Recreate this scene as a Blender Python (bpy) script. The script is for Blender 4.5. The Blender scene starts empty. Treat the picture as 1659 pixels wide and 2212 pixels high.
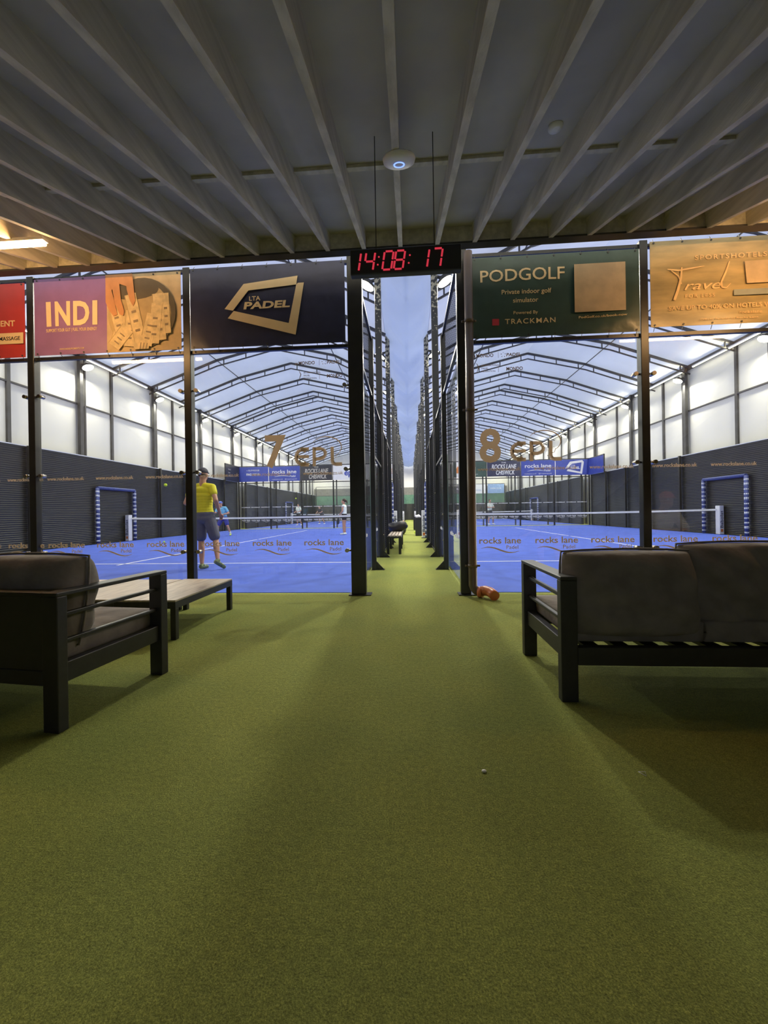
import bpy, bmesh, math, random
from mathutils import Vector, Matrix
random.seed(7)
R = math.radians
scene = bpy.context.scene
COL = scene.collection
# ---------------------------------------------------------------- camera
F_PX, W_PX = 830.0, 1659.0
th = math.atan(54.5/830); roll = 0.0157
Rv = Vector((math.cos(th), math.sin(th), 0)); Fv = Vector((-math.sin(th), math.cos(th), 0)); Uv = Vector((0, 0, 1))
Rc = Rv*math.cos(roll) - Uv*math.sin(roll); Uc = Rv*math.sin(roll) + Uv*math.cos(roll)
cam_d = bpy.data.cameras.new('camera'); cam = bpy.data.objects.new('camera', cam_d); COL.objects.link(cam)
cam.matrix_world = Matrix(((Rc.x, Uc.x, -Fv.x, 0), (Rc.y, Uc.y, -Fv.y, 0), (Rc.z, Uc.z, -Fv.z, 1.0), (0, 0, 0, 1)))
cam_d.sensor_fit = 'HORIZONTAL'; cam_d.sensor_width = 36; cam_d.lens = 36*F_PX/W_PX
cam_d.clip_start = 0.02; cam_d.clip_end = 300
scene.camera = cam
# ---------------------------------------------------------------- light levels
SKY = 1.85; FLOOD_W = 120; TUBE_E = 85; STRIP_E = 7; EAVE_W = 30
scene.view_settings.view_transform = 'Standard'; scene.view_settings.look = 'None'
scene.view_settings.exposure = 0.4; scene.view_settings.gamma = 1
scene.view_settings.use_curve_mapping = False
world = bpy.data.worlds.new('world'); scene.world = world; world.use_nodes = True
bg = world.node_tree.nodes['Background']; bg.inputs[0].default_value = (0.80, 0.87, 1.0, 1); bg.inputs[1].default_value = SKY
scene.cycles.transparent_max_bounces = 20
scene.cycles.max_bounces = 6
scene.cycles.sample_clamp_indirect = 6

def area_light(name, loc, target, size, watts, color, parent=None, size_y=None):
    l = bpy.data.lights.new(name, 'AREA'); l.energy = watts; l.color = color; l.size = size
    l.shape = 'DISK'
    if size_y: l.shape = 'RECTANGLE'; l.size_y = size_y
    o = bpy.data.objects.new(name, l); COL.objects.link(o); o.location = loc
    o.rotation_euler = (Vector(target)-Vector(loc)).to_track_quat('-Z', 'Y').to_euler()
    return o

# ---------------------------------------------------------------- materials
def lin(r, g, b):
    f = lambda c: (c/255/12.92) if c/255 <= .04045 else ((c/255+.055)/1.055)**2.4
    return (f(r), f(g), f(b), 1)

def mat(name, col, rough=.6, metal=0, var=.12, vscale=6, bump=0, bscale=60, col2=None, spec=.5, detail=4, stretch=None, emit=None, emit_s=0):
    m = bpy.data.materials.new(name); m.use_nodes = True; nt = m.node_tree; b = nt.nodes['Principled BSDF']
    b.inputs['Roughness'].default_value = rough; b.inputs['Metallic'].default_value = metal
    b.inputs['Specular IOR Level'].default_value = spec
    tc = nt.nodes.new('ShaderNodeTexCoord'); src = tc.outputs['Object']
    if stretch:
        mp = nt.nodes.new('ShaderNodeMapping'); mp.inputs['Scale'].default_value = stretch
        nt.links.new(src, mp.inputs[0]); src = mp.outputs[0]
    n = nt.nodes.new('ShaderNodeTexNoise'); n.inputs['Scale'].default_value = vscale; n.inputs['Detail'].default_value = detail
    nt.links.new(src, n.inputs['Vector'])
    r = nt.nodes.new('ShaderNodeValToRGB'); nt.links.new(n.outputs['Fac'], r.inputs[0])
    c2 = col2 if col2 else tuple(min(1, c*(1+var)) for c in col[:3]) + (1,)
    c1 = col if col2 else tuple(c*(1-var) for c in col[:3]) + (1,)
    r.color_ramp.elements[0].color = c1; r.color_ramp.elements[1].color = c2
    r.color_ramp.elements[0].position = .35; r.color_ramp.elements[1].position = .65
    nt.links.new(r.outputs[0], b.inputs['Base Color'])
    if bump:
        n2 = nt.nodes.new('ShaderNodeTexNoise'); n2.inputs['Scale'].default_value = bscale; n2.inputs['Detail'].default_value = 3
        nt.links.new(src, n2.inputs['Vector'])
        bp = nt.nodes.new('ShaderNodeBump'); bp.inputs['Strength'].default_value = bump; bp.inputs['Distance'].default_value = .02
        nt.links.new(n2.outputs['Fac'], bp.inputs['Height']); nt.links.new(bp.outputs[0], b.inputs['Normal'])
    if emit:
        b.inputs['Emission Color'].default_value = emit; b.inputs['Emission Strength'].default_value = emit_s
    return m

def fabric_translucent(name, col, tcol, mix=.45):
    m = bpy.data.materials.new(name); m.use_nodes = True; nt = m.node_tree; nt.nodes.clear()
    o = nt.nodes.new('ShaderNodeOutputMaterial'); mx = nt.nodes.new('ShaderNodeMixShader'); mx.inputs[0].default_value = mix
    d = nt.nodes.new('ShaderNodeBsdfDiffuse'); t = nt.nodes.new('ShaderNodeBsdfTranslucent')
    tc = nt.nodes.new('ShaderNodeTexCoord'); n = nt.nodes.new('ShaderNodeTexNoise'); n.inputs['Scale'].default_value = .35; n.inputs['Detail'].default_value = 5
    nt.links.new(tc.outputs['Object'], n.inputs['Vector'])
    r = nt.nodes.new('ShaderNodeValToRGB'); r.color_ramp.elements[0].position = .3; r.color_ramp.elements[1].position = .7
    r.color_ramp.elements[0].color = tuple(c*.72 for c in tcol[:3])+(1,); r.color_ramp.elements[1].color = tcol
    nt.links.new(n.outputs['Fac'], r.inputs[0]); nt.links.new(r.outputs[0], t.inputs['Color'])
    d.inputs['Color'].default_value = col
    nt.links.new(d.outputs[0], mx.inputs[1]); nt.links.new(t.outputs[0], mx.inputs[2]); nt.links.new(mx.outputs[0], o.inputs[0])
    return m

def glass_mat():
    m = bpy.data.materials.new('clear_glass'); m.use_nodes = True; nt = m.node_tree; nt.nodes.clear()
    o = nt.nodes.new('ShaderNodeOutputMaterial'); mx = nt.nodes.new('ShaderNodeMixShader')
    t = nt.nodes.new('ShaderNodeBsdfTransparent'); t.inputs[0].default_value = (.97, .985, .975, 1)
    g = nt.nodes.new('ShaderNodeBsdfGlossy'); g.inputs['Roughness'].default_value = 0.01; g.inputs[0].default_value = (1, 1, 1, 1)
    f = nt.nodes.new('ShaderNodeFresnel'); f.inputs[0].default_value = 1.5
    ge = nt.nodes.new('ShaderNodeNewGeometry'); iv = nt.nodes.new('ShaderNodeMath'); iv.operation = 'SUBTRACT'; iv.inputs[0].default_value = 1
    mu = nt.nodes.new('ShaderNodeMath'); mu.operation = 'MULTIPLY'
    nt.links.new(ge.outputs['Backfacing'], iv.inputs[1]); nt.links.new(iv.outputs[0], mu.inputs[0]); nt.links.new(f.outputs[0], mu.inputs[1])
    mu2 = nt.nodes.new('ShaderNodeMath'); mu2.operation = 'MULTIPLY'; mu2.inputs[1].default_value = 1.5; nt.links.new(mu.outputs[0], mu2.inputs[0])
    # faint grime
    tc = nt.nodes.new('ShaderNodeTexCoord'); n = nt.nodes.new('ShaderNodeTexNoise'); n.inputs['Scale'].default_value = 1.5
    nt.links.new(tc.outputs['Object'], n.inputs['Vector'])
    dd = nt.nodes.new('ShaderNodeBsdfDiffuse'); dd.inputs[0].default_value = (.8, .8, .8, 1)
    mg = nt.nodes.new('ShaderNodeMixShader'); ml = nt.nodes.new('ShaderNodeMath'); ml.operation = 'MULTIPLY'; ml.inputs[1].default_value = .03
    nt.links.new(n.outputs['Fac'], ml.inputs[0]); nt.links.new(ml.outputs[0], mg.inputs[0])
    nt.links.new(mu2.outputs[0], mx.inputs[0]); nt.links.new(t.outputs[0], mx.inputs[1]); nt.links.new(g.outputs[0], mx.inputs[2])
    nt.links.new(mx.outputs[0], mg.inputs[1]); nt.links.new(dd.outputs[0], mg.inputs[2])
    nt.links.new(mg.outputs[0], o.inputs[0])
    return m

def emission(name, col, s):
    m = bpy.data.materials.new(name); m.use_nodes = True; nt = m.node_tree; nt.nodes.clear()
    o = nt.nodes.new('ShaderNodeOutputMaterial'); e = nt.nodes.new('ShaderNodeEmission'); e.inputs[0].default_value = col; e.inputs[1].default_value = s
    nt.links.new(e.outputs[0], o.inputs[0]); return m

def turf_mat():
    m = bpy.data.materials.new('artificial_turf'); m.use_nodes = True; nt = m.node_tree; b = nt.nodes['Principled BSDF']
    b.inputs['Roughness'].default_value = .85; b.inputs['Specular IOR Level'].default_value = .25
    b.inputs['Sheen Weight'].default_value = .35; b.inputs['Sheen Tint'].default_value = (.75, .8, .3, 1)
    tc = nt.nodes.new('ShaderNodeTexCoord')
    def noise(s, d, r=.6):
        n = nt.nodes.new('ShaderNodeTexNoise'); n.inputs['Scale'].default_value = s; n.inputs['Detail'].default_value = d; n.inputs['Roughness'].default_value = r
        nt.links.new(tc.outputs['Object'], n.inputs['Vector']); return n
    a = noise(210, 6, .75); bb = noise(48, 6, .7); cc = noise(1.3, 4)
    r1 = nt.nodes.new('ShaderNodeValToRGB'); nt.links.new(a.outputs['Fac'], r1.inputs[0])
    e = r1.color_ramp.elements; e[0].position = .36; e[0].color = (.11, .14, .026, 1); e[1].position = .66; e[1].color = (.70, .74, .20, 1)
    x = e.new(.5); x.color = (.335, .385, .075, 1)
    mx = nt.nodes.new('ShaderNodeMix'); mx.data_type = 'RGBA'; mx.blend_type = 'MULTIPLY'; mx.inputs[0].default_value = 1
    r2 = nt.nodes.new('ShaderNodeValToRGB'); nt.links.new(bb.outputs['Fac'], r2.inputs[0])
    r2.color_ramp.elements[0].position = .3; r2.color_ramp.elements[0].color = (.60, .62, .55, 1); r2.color_ramp.elements[1].position = .7; r2.color_ramp.elements[1].color = (1.25, 1.22, 1.15, 1)
    nt.links.new(r1.outputs[0], mx.inputs[6]); nt.links.new(r2.outputs[0], mx.inputs[7])
    mx2 = nt.nodes.new('ShaderNodeMix'); mx2.data_type = 'RGBA'; mx2.blend_type = 'MULTIPLY'; mx2.inputs[0].default_value = 1
    r3 = nt.nodes.new('ShaderNodeValToRGB'); nt.links.new(cc.outputs['Fac'], r3.inputs[0])
    r3.color_ramp.elements[0].position = .35; r3.color_ramp.elements[0].color = (.84, .9, .9, 1); r3.color_ramp.elements[1].position = .65; r3.color_ramp.elements[1].color = (1.05, 1.03, .95, 1)
    nt.links.new(mx.outputs[2], mx2.inputs[6]); nt.links.new(r3.outputs[0], mx2.inputs[7])
    nt.links.new(mx2.outputs[2], b.inputs['Base Color'])
    bp = nt.nodes.new('ShaderNodeBump'); bp.inputs['Strength'].default_value = 1.0; bp.inputs['Distance'].default_value = .016
    ad = nt.nodes.new('ShaderNodeMath'); ad.operation = 'ADD'; nt.links.new(a.outputs['Fac'], ad.inputs[0]); nt.links.new(bb.outputs['Fac'], ad.inputs[1])
    nt.links.new(ad.outputs[0], bp.inputs['Height']); nt.links.new(bp.outputs[0], b.inputs['Normal'])
    return m

M = {}
M['turf'] = turf_mat()
M['blue'] = mat('blue_court_carpet', (.055, .115, .56, 1), .9, var=.1, vscale=3, bump=.25, bscale=400)
M['white_line'] = mat('white_court_line', (.8, .82, .85, 1), .8, var=.04)
M['roof'] = fabric_translucent('roof_membrane', (.62, .64, .69, 1), (.54, .56, .64, 1), .42)
M['valley'] = fabric_translucent('valley_membrane', (.48, .53, .64, 1), (.42, .48, .62, 1), .42)
M['wallpanel'] = mat('white_wall_panel', (.74, .73, .67, 1), .5, var=.04, vscale=.6)
M['steel'] = mat('black_painted_steel', (.016, .017, .018, 1), .32, var=.2, vscale=9)
M['darksteel'] = mat('dark_grey_steel', (.045, .045, .048, 1), .45, var=.25, vscale=5)
M['peel'] = mat('peeling_painted_steel', (.03, .032, .032, 1), .5, vscale=14, col2=(.42, .40, .30, 1), detail=6)
M['peel'].node_tree.nodes['Color Ramp'].color_ramp.elements[0].position = .52; M['peel'].node_tree.nodes['Color Ramp'].color_ramp.elements[1].position = .55
def peel_high():
    nt = M['peel'].node_tree; n = nt.nodes['Noise Texture']; r = nt.nodes['Color Ramp']
    tc = nt.nodes['Texture Coordinate']; sp = nt.nodes.new('ShaderNodeSeparateXYZ'); nt.links.new(tc.outputs['Object'], sp.inputs[0])
    mr = nt.nodes.new('ShaderNodeMapRange'); mr.inputs[1].default_value = 3.6; mr.inputs[2].default_value = 6.6; mr.inputs[3].default_value = -.22; mr.inputs[4].default_value = .07
    nt.links.new(sp.outputs['Z'], mr.inputs[0]); ad = nt.nodes.new('ShaderNodeMath'); ad.operation = 'ADD'
    nt.links.new(n.outputs['Fac'], ad.inputs[0]); nt.links.new(mr.outputs[0], ad.inputs[1]); nt.links.new(ad.outputs[0], r.inputs[0])
peel_high()
M['glass'] = glass_mat()
M['glass_edge'] = mat('green_glass_edge', (.35, .6, .45, 1), .2)
M['chrome'] = mat('brushed_clamp_metal', (.5, .45, .38, 1), .25, metal=1)
M['rubber'] = mat('black_rubber', (.02, .02, .02, 1), .6)
M['timber'] = mat('timber_joist', (.50, .47, .38, 1), .75, vscale=3, col2=(.68, .64, .53, 1), stretch=(6, .6, 6), bump=.15, bscale=20)
M['deck'] = mat('ceiling_board', (.43, .41, .38, 1), .8, vscale=2, col2=(.53, .51, .46, 1))
M['sticker'] = fabric_translucent('warm_lit_vinyl_sticker', (.85, .72, .58, 1), (.70, .58, .46, 1), .5)  # white vinyl, with the warm lamp tint put into its colour
M['sticker_w'] = mat('white_vinyl_sticker', (.8, .8, .8, 1), .6, var=.03)
M['sticker_g'] = fabric_translucent('brown_vinyl_sticker', (.42, .32, .24, 1), (.38, .30, .24, 1), .5)
M['frame'] = mat('charcoal_powdercoat', (.020, .020, .020, 1), .42, var=.15, vscale=20)
M['cushion'] = mat('taupe_cushion_fabric', (.18, .16, .145, 1), .9, var=.15, vscale=9, bump=.7, bscale=8)
M['tabletop'] = mat('wood_effect_slats', (.36, .30, .24, 1), .42, vscale=3, col2=(.56, .48, .39, 1), stretch=(14, 1.2, 1))
M['black'] = mat('black_plastic', (.018, .018, .02, 1), .5)
M['blackwall'] = mat('black_side_sheeting', (.010, .011, .009, 1), .36, var=.3, vscale=2, bump=.2, bscale=3)
M['pipe'] = mat('brown_plastic_pipe', (.13, .095, .07, 1), .35, var=.1)
M['terracotta'] = mat('terracotta_plastic_pipe', (.55, .17, .07, 1), .35, var=.1)
M['white'] = mat('white_plastic', (.8, .8, .8, 1), .4, var=.03)
M['net'] = mat('black_net_cord', (.03, .03, .035, 1), .8)
M['tape'] = mat('white_net_tape', (.82, .83, .82, 1), .7, var=.04)
M['blue_pad'] = mat('blue_post_padding', (.02, .035, .16, 1), .6, vscale=22, col2=(.05, .08, .28, 1)); M['padmark'] = mat('pale_pad_print', (.50, .54, .66, 1), .6, vscale=30, col2=(.85, .88, .92, 1))
M['skin'] = mat('skin', (.50, .27, .18, 1), .55, var=.08, vscale=12)
M['red_led'] = emission('red_led', (1.0, .06, .10, 1), .45)
M['blue_led'] = emission('blue_led', (.15, .25, 1.0, 1), 2.0)
M['lamp_white'] = emission('floodlight_lens_glow', (1.0, .93, .70, 1), 30)
M['lamp_strip'] = emission('strip_light_glow', (1.0, .93, .66, 1), STRIP_E)
M['tube'] = emission('warm_tube_glow', (1.0, .56, .22, 1), TUBE_E)
M['ball'] = mat('tennis_ball_felt', (.55, .75, .05, 1), .9)
def ridged():
    m = M['blackwall']; nt = m.node_tree; b = nt.nodes['Principled BSDF']
    tc = nt.nodes.new('ShaderNodeTexCoord'); w = nt.nodes.new('ShaderNodeTexWave'); w.bands_direction = 'Z'; w.inputs['Scale'].default_value = 5.2; w.inputs['Distortion'].default_value = .6
    w.inputs['Detail'].default_value = 2
    nt.links.new(tc.outputs['Object'], w.inputs['Vector'])
    bp = nt.nodes.new('ShaderNodeBump'); bp.inputs['Strength'].default_value = .5; bp.inputs['Distance'].default_value = .02
    nt.links.new(w.outputs['Fac'], bp.inputs['Height']); nt.links.new(bp.outputs[0], b.inputs['Normal'])
ridged()

# ---------------------------------------------------------------- geometry helpers
def BM(): return bmesh.new()
def box(bm, x0, x1, y0, y1, z0, z1, mi=0):
    v = [bm.verts.new(p) for p in ((x0, y0, z0), (x1, y0, z0), (x1, y1, z0), (x0, y1, z0), (x0, y0, z1), (x1, y0, z1), (x1, y1, z1), (x0, y1, z1))]
    for q in ((3, 2, 1, 0), (4, 5, 6, 7), (0, 1, 5, 4), (1, 2, 6, 5), (2, 3, 7, 6), (3, 0, 4, 7)):
        f = bm.faces.new([v[i] for i in q]); f.material_index = mi
def beam(bm, p, q, w, h, mi=0):
    """box bar from p to q, w across, h tall"""
    p, q = Vector(p), Vector(q); d = (q-p).normalized()
    up = Vector((0, 0, 1)) if abs(d.z) < .95 else Vector((0, 1, 0))
    s = d.cross(up).normalized(); u = s.cross(d).normalized()
    vs = [bm.verts.new(a + s*i*w/2 + u*j*h/2) for a in (p, q) for i, j in ((-1, -1), (1, -1), (1, 1), (-1, 1))]
    for f in ((3, 2, 1, 0), (4, 5, 6, 7), (0, 1, 5, 4), (1, 2, 6, 5), (2, 3, 7, 6), (3, 0, 4, 7)):
        bm.faces.new([vs[i] for i in f]).material_index = mi
def tube(bm, pts, r, n=10, mi=0, cap=True, smooth=True):
    pts = [Vector(p) for p in pts]; rings = []
    rs = r if isinstance(r, (list, tuple)) else [r]*len(pts)
    prev = None
    for i, p in enumerate(pts):
        d = (pts[min(i+1, len(pts)-1)] - pts[max(i-1, 0)]).normalized()
        if prev is None:
            up = Vector((0, 0, 1)) if abs(d.z) < .9 else Vector((0, 1, 0)); s = d.cross(up).normalized()
        else: s = (prev - d*prev.dot(d)).normalized()
        prev = s; u = d.cross(s)
        rings.append([bm.verts.new(p + (s*math.cos(a) + u*math.sin(a))*rs[i]) for a in [2*math.pi*k/n for k in range(n)]])
    for a, b in zip(rings, rings[1:]):
        for k in range(n):
            f = bm.faces.new((a[k], a[(k+1) % n], b[(k+1) % n], b[k])); f.material_index = mi; f.smooth = smooth
    if cap:
        bm.faces.new(rings[0][::-1]).material_index = mi; bm.faces.new(rings[-1]).material_index = mi
def prism(bm, poly, axis, a, b, mi=0):
    """poly of 2D points extruded along axis ('y': poly is x,z / 'x': poly is y,z / 'z': x,y)"""
    f3 = {'y': lambda p, t: (p[0], t, p[1]), 'x': lambda p, t: (t, p[0], p[1]), 'z': lambda p, t: (p[0], p[1], t)}[axis]
    va = [bm.verts.new(f3(p, a)) for p in poly]; vb = [bm.verts.new(f3(p, b)) for p in poly]; n = len(poly)
    for f in ([va[::-1], vb] + [[va[i], va[(i+1) % n], vb[(i+1) % n], vb[i]] for i in range(n)]):
        bm.faces.new(f).material_index = mi
def ellip(bm, c, r, seg=14, rings=9, mi=0, rot=None):
    ret = bmesh.ops.create_uvsphere(bm, u_segments=seg, v_segments=rings, radius=1)
    m = Matrix.Translation(c) @ (rot if rot else Matrix.Identity(4)) @ Matrix.Diagonal((r[0], r[1], r[2], 1))
    bmesh.ops.transform(bm, matrix=m, verts=ret['verts'])
    for v in ret['verts']:
        for f in v.link_faces: f.smooth = True; f.material_index = mi
def mk(name, bm, m, parent=None, recalc=True, bevel=0, loc=None, label=None):
    if recalc: bmesh.ops.recalc_face_normals(bm, faces=bm.faces)
    me = bpy.data.meshes.new(name); bm.to_mesh(me); bm.free()
    for mm in (m if isinstance(m, (list, tuple)) else [m]): me.materials.append(mm)
    o = bpy.data.objects.new(name, me); COL.objects.link(o)
    if parent: o.parent = parent
    if loc: o.location = loc
    if bevel:
        b = o.modifiers.new('bevel', 'BEVEL'); b.width = bevel; b.segments = 2; b.limit_method = 'ANGLE'
    if label: o['label'] = label
    return o
def tag(o, label, cat, group=None):
    o['label'] = label; o['category'] = cat
    if group: o['group'] = group
    return o
def thing(name, label, cat, loc=(0, 0, 0), rz=0, group=None):
    o = bpy.data.objects.new(name, None); COL.objects.link(o); o.location = loc; o.rotation_euler = (0, 0, rz)
    o.empty_display_size = .1
    return tag(o, label, cat, group)
def struct(name, bm, m, **k):
    o = mk(name, bm, m, **k); o['kind'] = 'structure'; return o
KIDS = {}
def dup(root, loc=None, label=None, group=None, rz=None, parent=None):
    c = root.copy(); COL.objects.link(c)
    if parent: c.parent = parent
    if loc is not None: c.location = loc
    if rz is not None: c.rotation_euler = (0, 0, rz)
    if label: c['label'] = label
    if group: c['group'] = group
    for ch in [o for o in list(COL.objects) if o.parent == root]:
        dup(ch, parent=c)
    return c
ORD = ['first', 'second', 'third', 'fourth', 'fifth', 'sixth', 'seventh', 'eighth', 'ninth', 'tenth', 'eleventh', 'twelfth', 'thirteenth', 'fourteenth', 'fifteenth', 'sixteenth', 'seventeenth', 'eighteenth', 'nineteenth', 'twentieth', 'twenty-first', 'twenty-second']

def text_into(bm, s, x, z, h, y=0, w=None, align='c', shear=0, bold=0, depth=.002, mi=0, face=-1, axis='xz', fn=None, rot=0, space=1):
    """lettering drawn as solid shapes; baseline at z, capital height h, x = left/centre/right. fn maps (x,z)->y offset"""
    cu = bpy.data.curves.new('t', 'FONT'); cu.body = s; cu.size = h/.73; cu.shear = shear; cu.offset = bold*h; cu.extrude = depth/2; cu.resolution_u = 3
    cu.space_character = space
    o = bpy.data.objects.new('t', cu); COL.objects.link(o)
    dg = bpy.context.evaluated_depsgraph_get(); me = bpy.data.meshes.new_from_object(o.evaluated_get(dg))
    bpy.data.objects.remove(o); bpy.data.curves.remove(cu)
    if not me.vertices: return
    xs = [v.co.x for v in me.vertices]; x0, x1 = min(xs), max(xs); sc = (w/(x1-x0)) if w else 1
    wd = (x1-x0)*sc; off = {'l': 0, 'c': -wd/2, 'r': -wd}[align]
    vs = []
    cr, sr = math.cos(rot), math.sin(rot)
    for v in me.vertices:
        lx = (v.co.x-x0)*sc + off; lz = v.co.y
        px, pz = x + lx*cr - lz*sr, z + lx*sr + lz*cr
        dy = fn(px, pz) if fn else 0
        if axis == 'xz': vs.append(bm.verts.new((px, y + dy - v.co.z, pz)))
        elif axis == 'yz': vs.append(bm.verts.new((y + v.co.z, px, pz)))        # reads from +X side
        else: vs.append(bm.verts.new((y - v.co.z, -px, pz)))                    # 'yz-' reads from -X side
    for p in me.polygons:
        try: bm.faces.new([vs[i] for i in p.vertices]).material_index = mi
        except ValueError: pass
    bpy.data.meshes.remove(me)
def flat(bm, pts, y, mi=0, t=.002, fn=None):
    """thin printed/vinyl shape in the XZ plane from 2D outline"""
    n = len(pts); g = lambda p: fn(p[0], p[1]) if fn else 0
    a = [bm.verts.new((p[0], y+g(p)-t/2, p[1])) for p in pts]; b = [bm.verts.new((p[0], y+g(p)+t/2, p[1])) for p in pts]
    for f in [a, b[::-1]] + [[a[(i+1) % n], a[i], b[i], b[(i+1) % n]] for i in range(n)]:
        bm.faces.new(f).material_index = mi
def ribbon(bm, pts, wds, y, mi=0, t=.002, fn=None):
    """band of varying width following 2D points"""
    n = len(pts)
    for i in range(n-1):
        p, q = Vector(pts[i]), Vector(pts[i+1]); d = (q-p).normalized(); nn = Vector((-d.y, d.x))
        flat(bm, [p-nn*wds[i]/2, q-nn*wds[i+1]/2, q+nn*wds[i+1]/2, p+nn*wds[i]/2], y, mi, t, fn)

# ================================================================ SETTING
YF, YB, Y2, Y3 = 4.65, 24.65, 25.75, 45.75       # glass front, back of first courts, second courts
XI, XO = .62, 11.2
b = BM(); box(b, -12.4, 12.4, -4.2, 47.2, -.1, 0); struct('floor', b, M['turf'])
n_t = 0
def trim(bm, m, **k):
    global n_t; n_t += 1
    return struct('trim_%d' % n_t, bm, m, **k)
for sx, nm in ((-1, 'seven'), (1, 'eight')):
    for k, (ya, yb) in enumerate(((YF+.1, YB), (Y2, Y3))):
        b = BM()
        xa, xb = sorted((sx*(XI+.1), sx*(XO)))
        box(b, xa, xb, ya, yb, -.05, .006)
        o = struct('floor_court_%s' % (nm if k == 0 else nm+'_rear'), b, M['blue'])
        b = BM()
        y0 = YF if k == 0 else Y2
        cx = sx*(XI+XO)/2
        for yy in (y0+2.95, y0+17.05): box(b, xa+.02, xb-.02, yy-.025, yy+.025, .004, .009)
        box(b, cx-.025, cx+.025, y0+2.75, y0+9.9, .004, .009); box(b, cx-.025, cx+.025, y0+10.1, y0+17.25, .004, .009)
        struct('floor_lines_%s' % (nm if k == 0 else nm+'_rear'), b, M['white_line'])
# outer walls of the marquee
for sx, nm in ((-1, 'left'), (1, 'right')):
    xa, xb = sorted((sx*11.75, sx*11.85)); b = BM(); box(b, xa, xb, 4.0, 47.2, 0, 6.9); struct('wall_'+nm, b, M['wallpanel'])
    b = BM(); xm = sx*11.72; box(b, xm-.03, xm+.03, 4.5, 47, 5.0, 5.05); trim(b, M['darksteel'])
    b = BM(); box(b, xm-.06, xm+.06, 4.5, 47, 6.72, 6.9); trim(b, M['darksteel'])
# end wall
b = BM(); box(b, -11.85, 11.85, 47.0, 47.1, 0, 9); struct('wall_end', b, M['wallpanel'])
M['endgrey'] = mat('grey_end_screen', (.20, .20, .17, 1), .7); M['endgreen'] = mat('green_end_screen', (.12, .25, .16, 1), .7)
b = BM(); box(b, -11.7, 11.7, 46.9, 46.99, 0, 1.95, 0); box(b, -11.7, 11.7, 46.9, 46.99, 1.95, 3.05, 1); box(b, -11.7, 11.7, 46.9, 46.99, 3.05, 3.95, 2)
struct('wall_screen_end', b, [M['blackwall'], M['endgreen'], M['endgrey']])
# gable closing above the timber canopy and beside it
b = BM()
box(b, -11.85, 11.85, 3.95, 4.0, 4.25, 9); box(b, -11.85, -6.3, 3.95, 4.0, 0, 4.25); box(b, 6.3, 11.85, 3.95, 4.0, 0, 4.25)
struct('wall_front', b, M['wallpanel'])
# unseen dark walls round the lounge, added to keep sky light out
M['blockerwall'] = mat('dark_blocker_wall', (.05, .045, .04, 1), .7, stretch=(1, 1, 8))
b = BM(); box(b, -6.4, -6.3, -4.1, 4.0, 0, 4.3); struct('wall_blocker_left', b, M['blockerwall'])
b = BM(); box(b, 6.3, 6.4, -4.1, 4.0, 0, 4.3); struct('wall_blocker_right', b, M['blockerwall'])
b = BM(); box(b, -6.4, -.95, -4.2, -4.1, 0, 2.6); box(b, .95, 6.4, -4.2, -4.1, 0, 2.6); struct('wall_blocker_back', b, M['blockerwall'])  # middle gap added behind the camera to let fill daylight in
# canopy ceiling over the lounge: slopes down towards the viewer
SL = .358; YE = 4.25; ZE = 3.90
def cz(y): return ZE - SL*(YE - y)
JD = .19
b = BM(); yN = -4.1
prism(b, [(yN, cz(yN)+JD), (YE, cz(YE)+JD), (YE, cz(YE)+JD+.03), (yN, cz(yN)+JD+.03)], 'x', -6.3, 6.3); struct('ceiling', b, M['deck'])
# the joists, each its own
joists = []
xs = [-.05 + .397*k for k in range(-15, 16)]
proto = None
for i, x in enumerate(xs):
    if proto is None:
        b = BM(); prism(b, [(-4.0, cz(-4.0)), (YE-.05, cz(YE-.05)), (YE-.05, cz(YE-.05)+JD), (-4.0, cz(-4.0)+JD)], 'x', -.0225, .0225)
        proto = o = mk('timber_joist', b, M['timber'], loc=(x, 0, 0))
    else:
        o = proto.copy(); COL.objects.link(o); o.location = (x, 0, 0)
    rel = i-15
    if rel == 0: lab = 'middle ceiling joist running towards the red clock and carrying the white disc'
    else: lab = '%s timber ceiling joist from the middle one, on the court %s side' % (ORD[abs(rel)-1], 'seven' if rel < 0 else 'eight')
    tag(o, lab, 'joist', 'sloping timber ceiling joists')
# joint strip across the boards, header board and steel edge angle
b = BM(); y = 2.86; prism(b, [(y-.03, cz(y-.03)+.165), (y+.03, cz(y+.03)+.165), (y+.03, cz(y+.03)+JD), (y-.03, cz(y-.03)+JD)], 'x', -6.3, 6.3); trim(b, M['timber'])
b = BM(); box(b, -6.3, 6.3, YE-.06, YE-.01, ZE-.01, ZE+.26); trim(b, M['timber'])
b = BM(); box(b, -6.3, 6.3, YE-.08, YE+.02, ZE-.03, ZE-.01); box(b, -6.3, 6.3, YE, YE+.02, ZE-.01, ZE+.1); trim(b, M['darksteel'])

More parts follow.
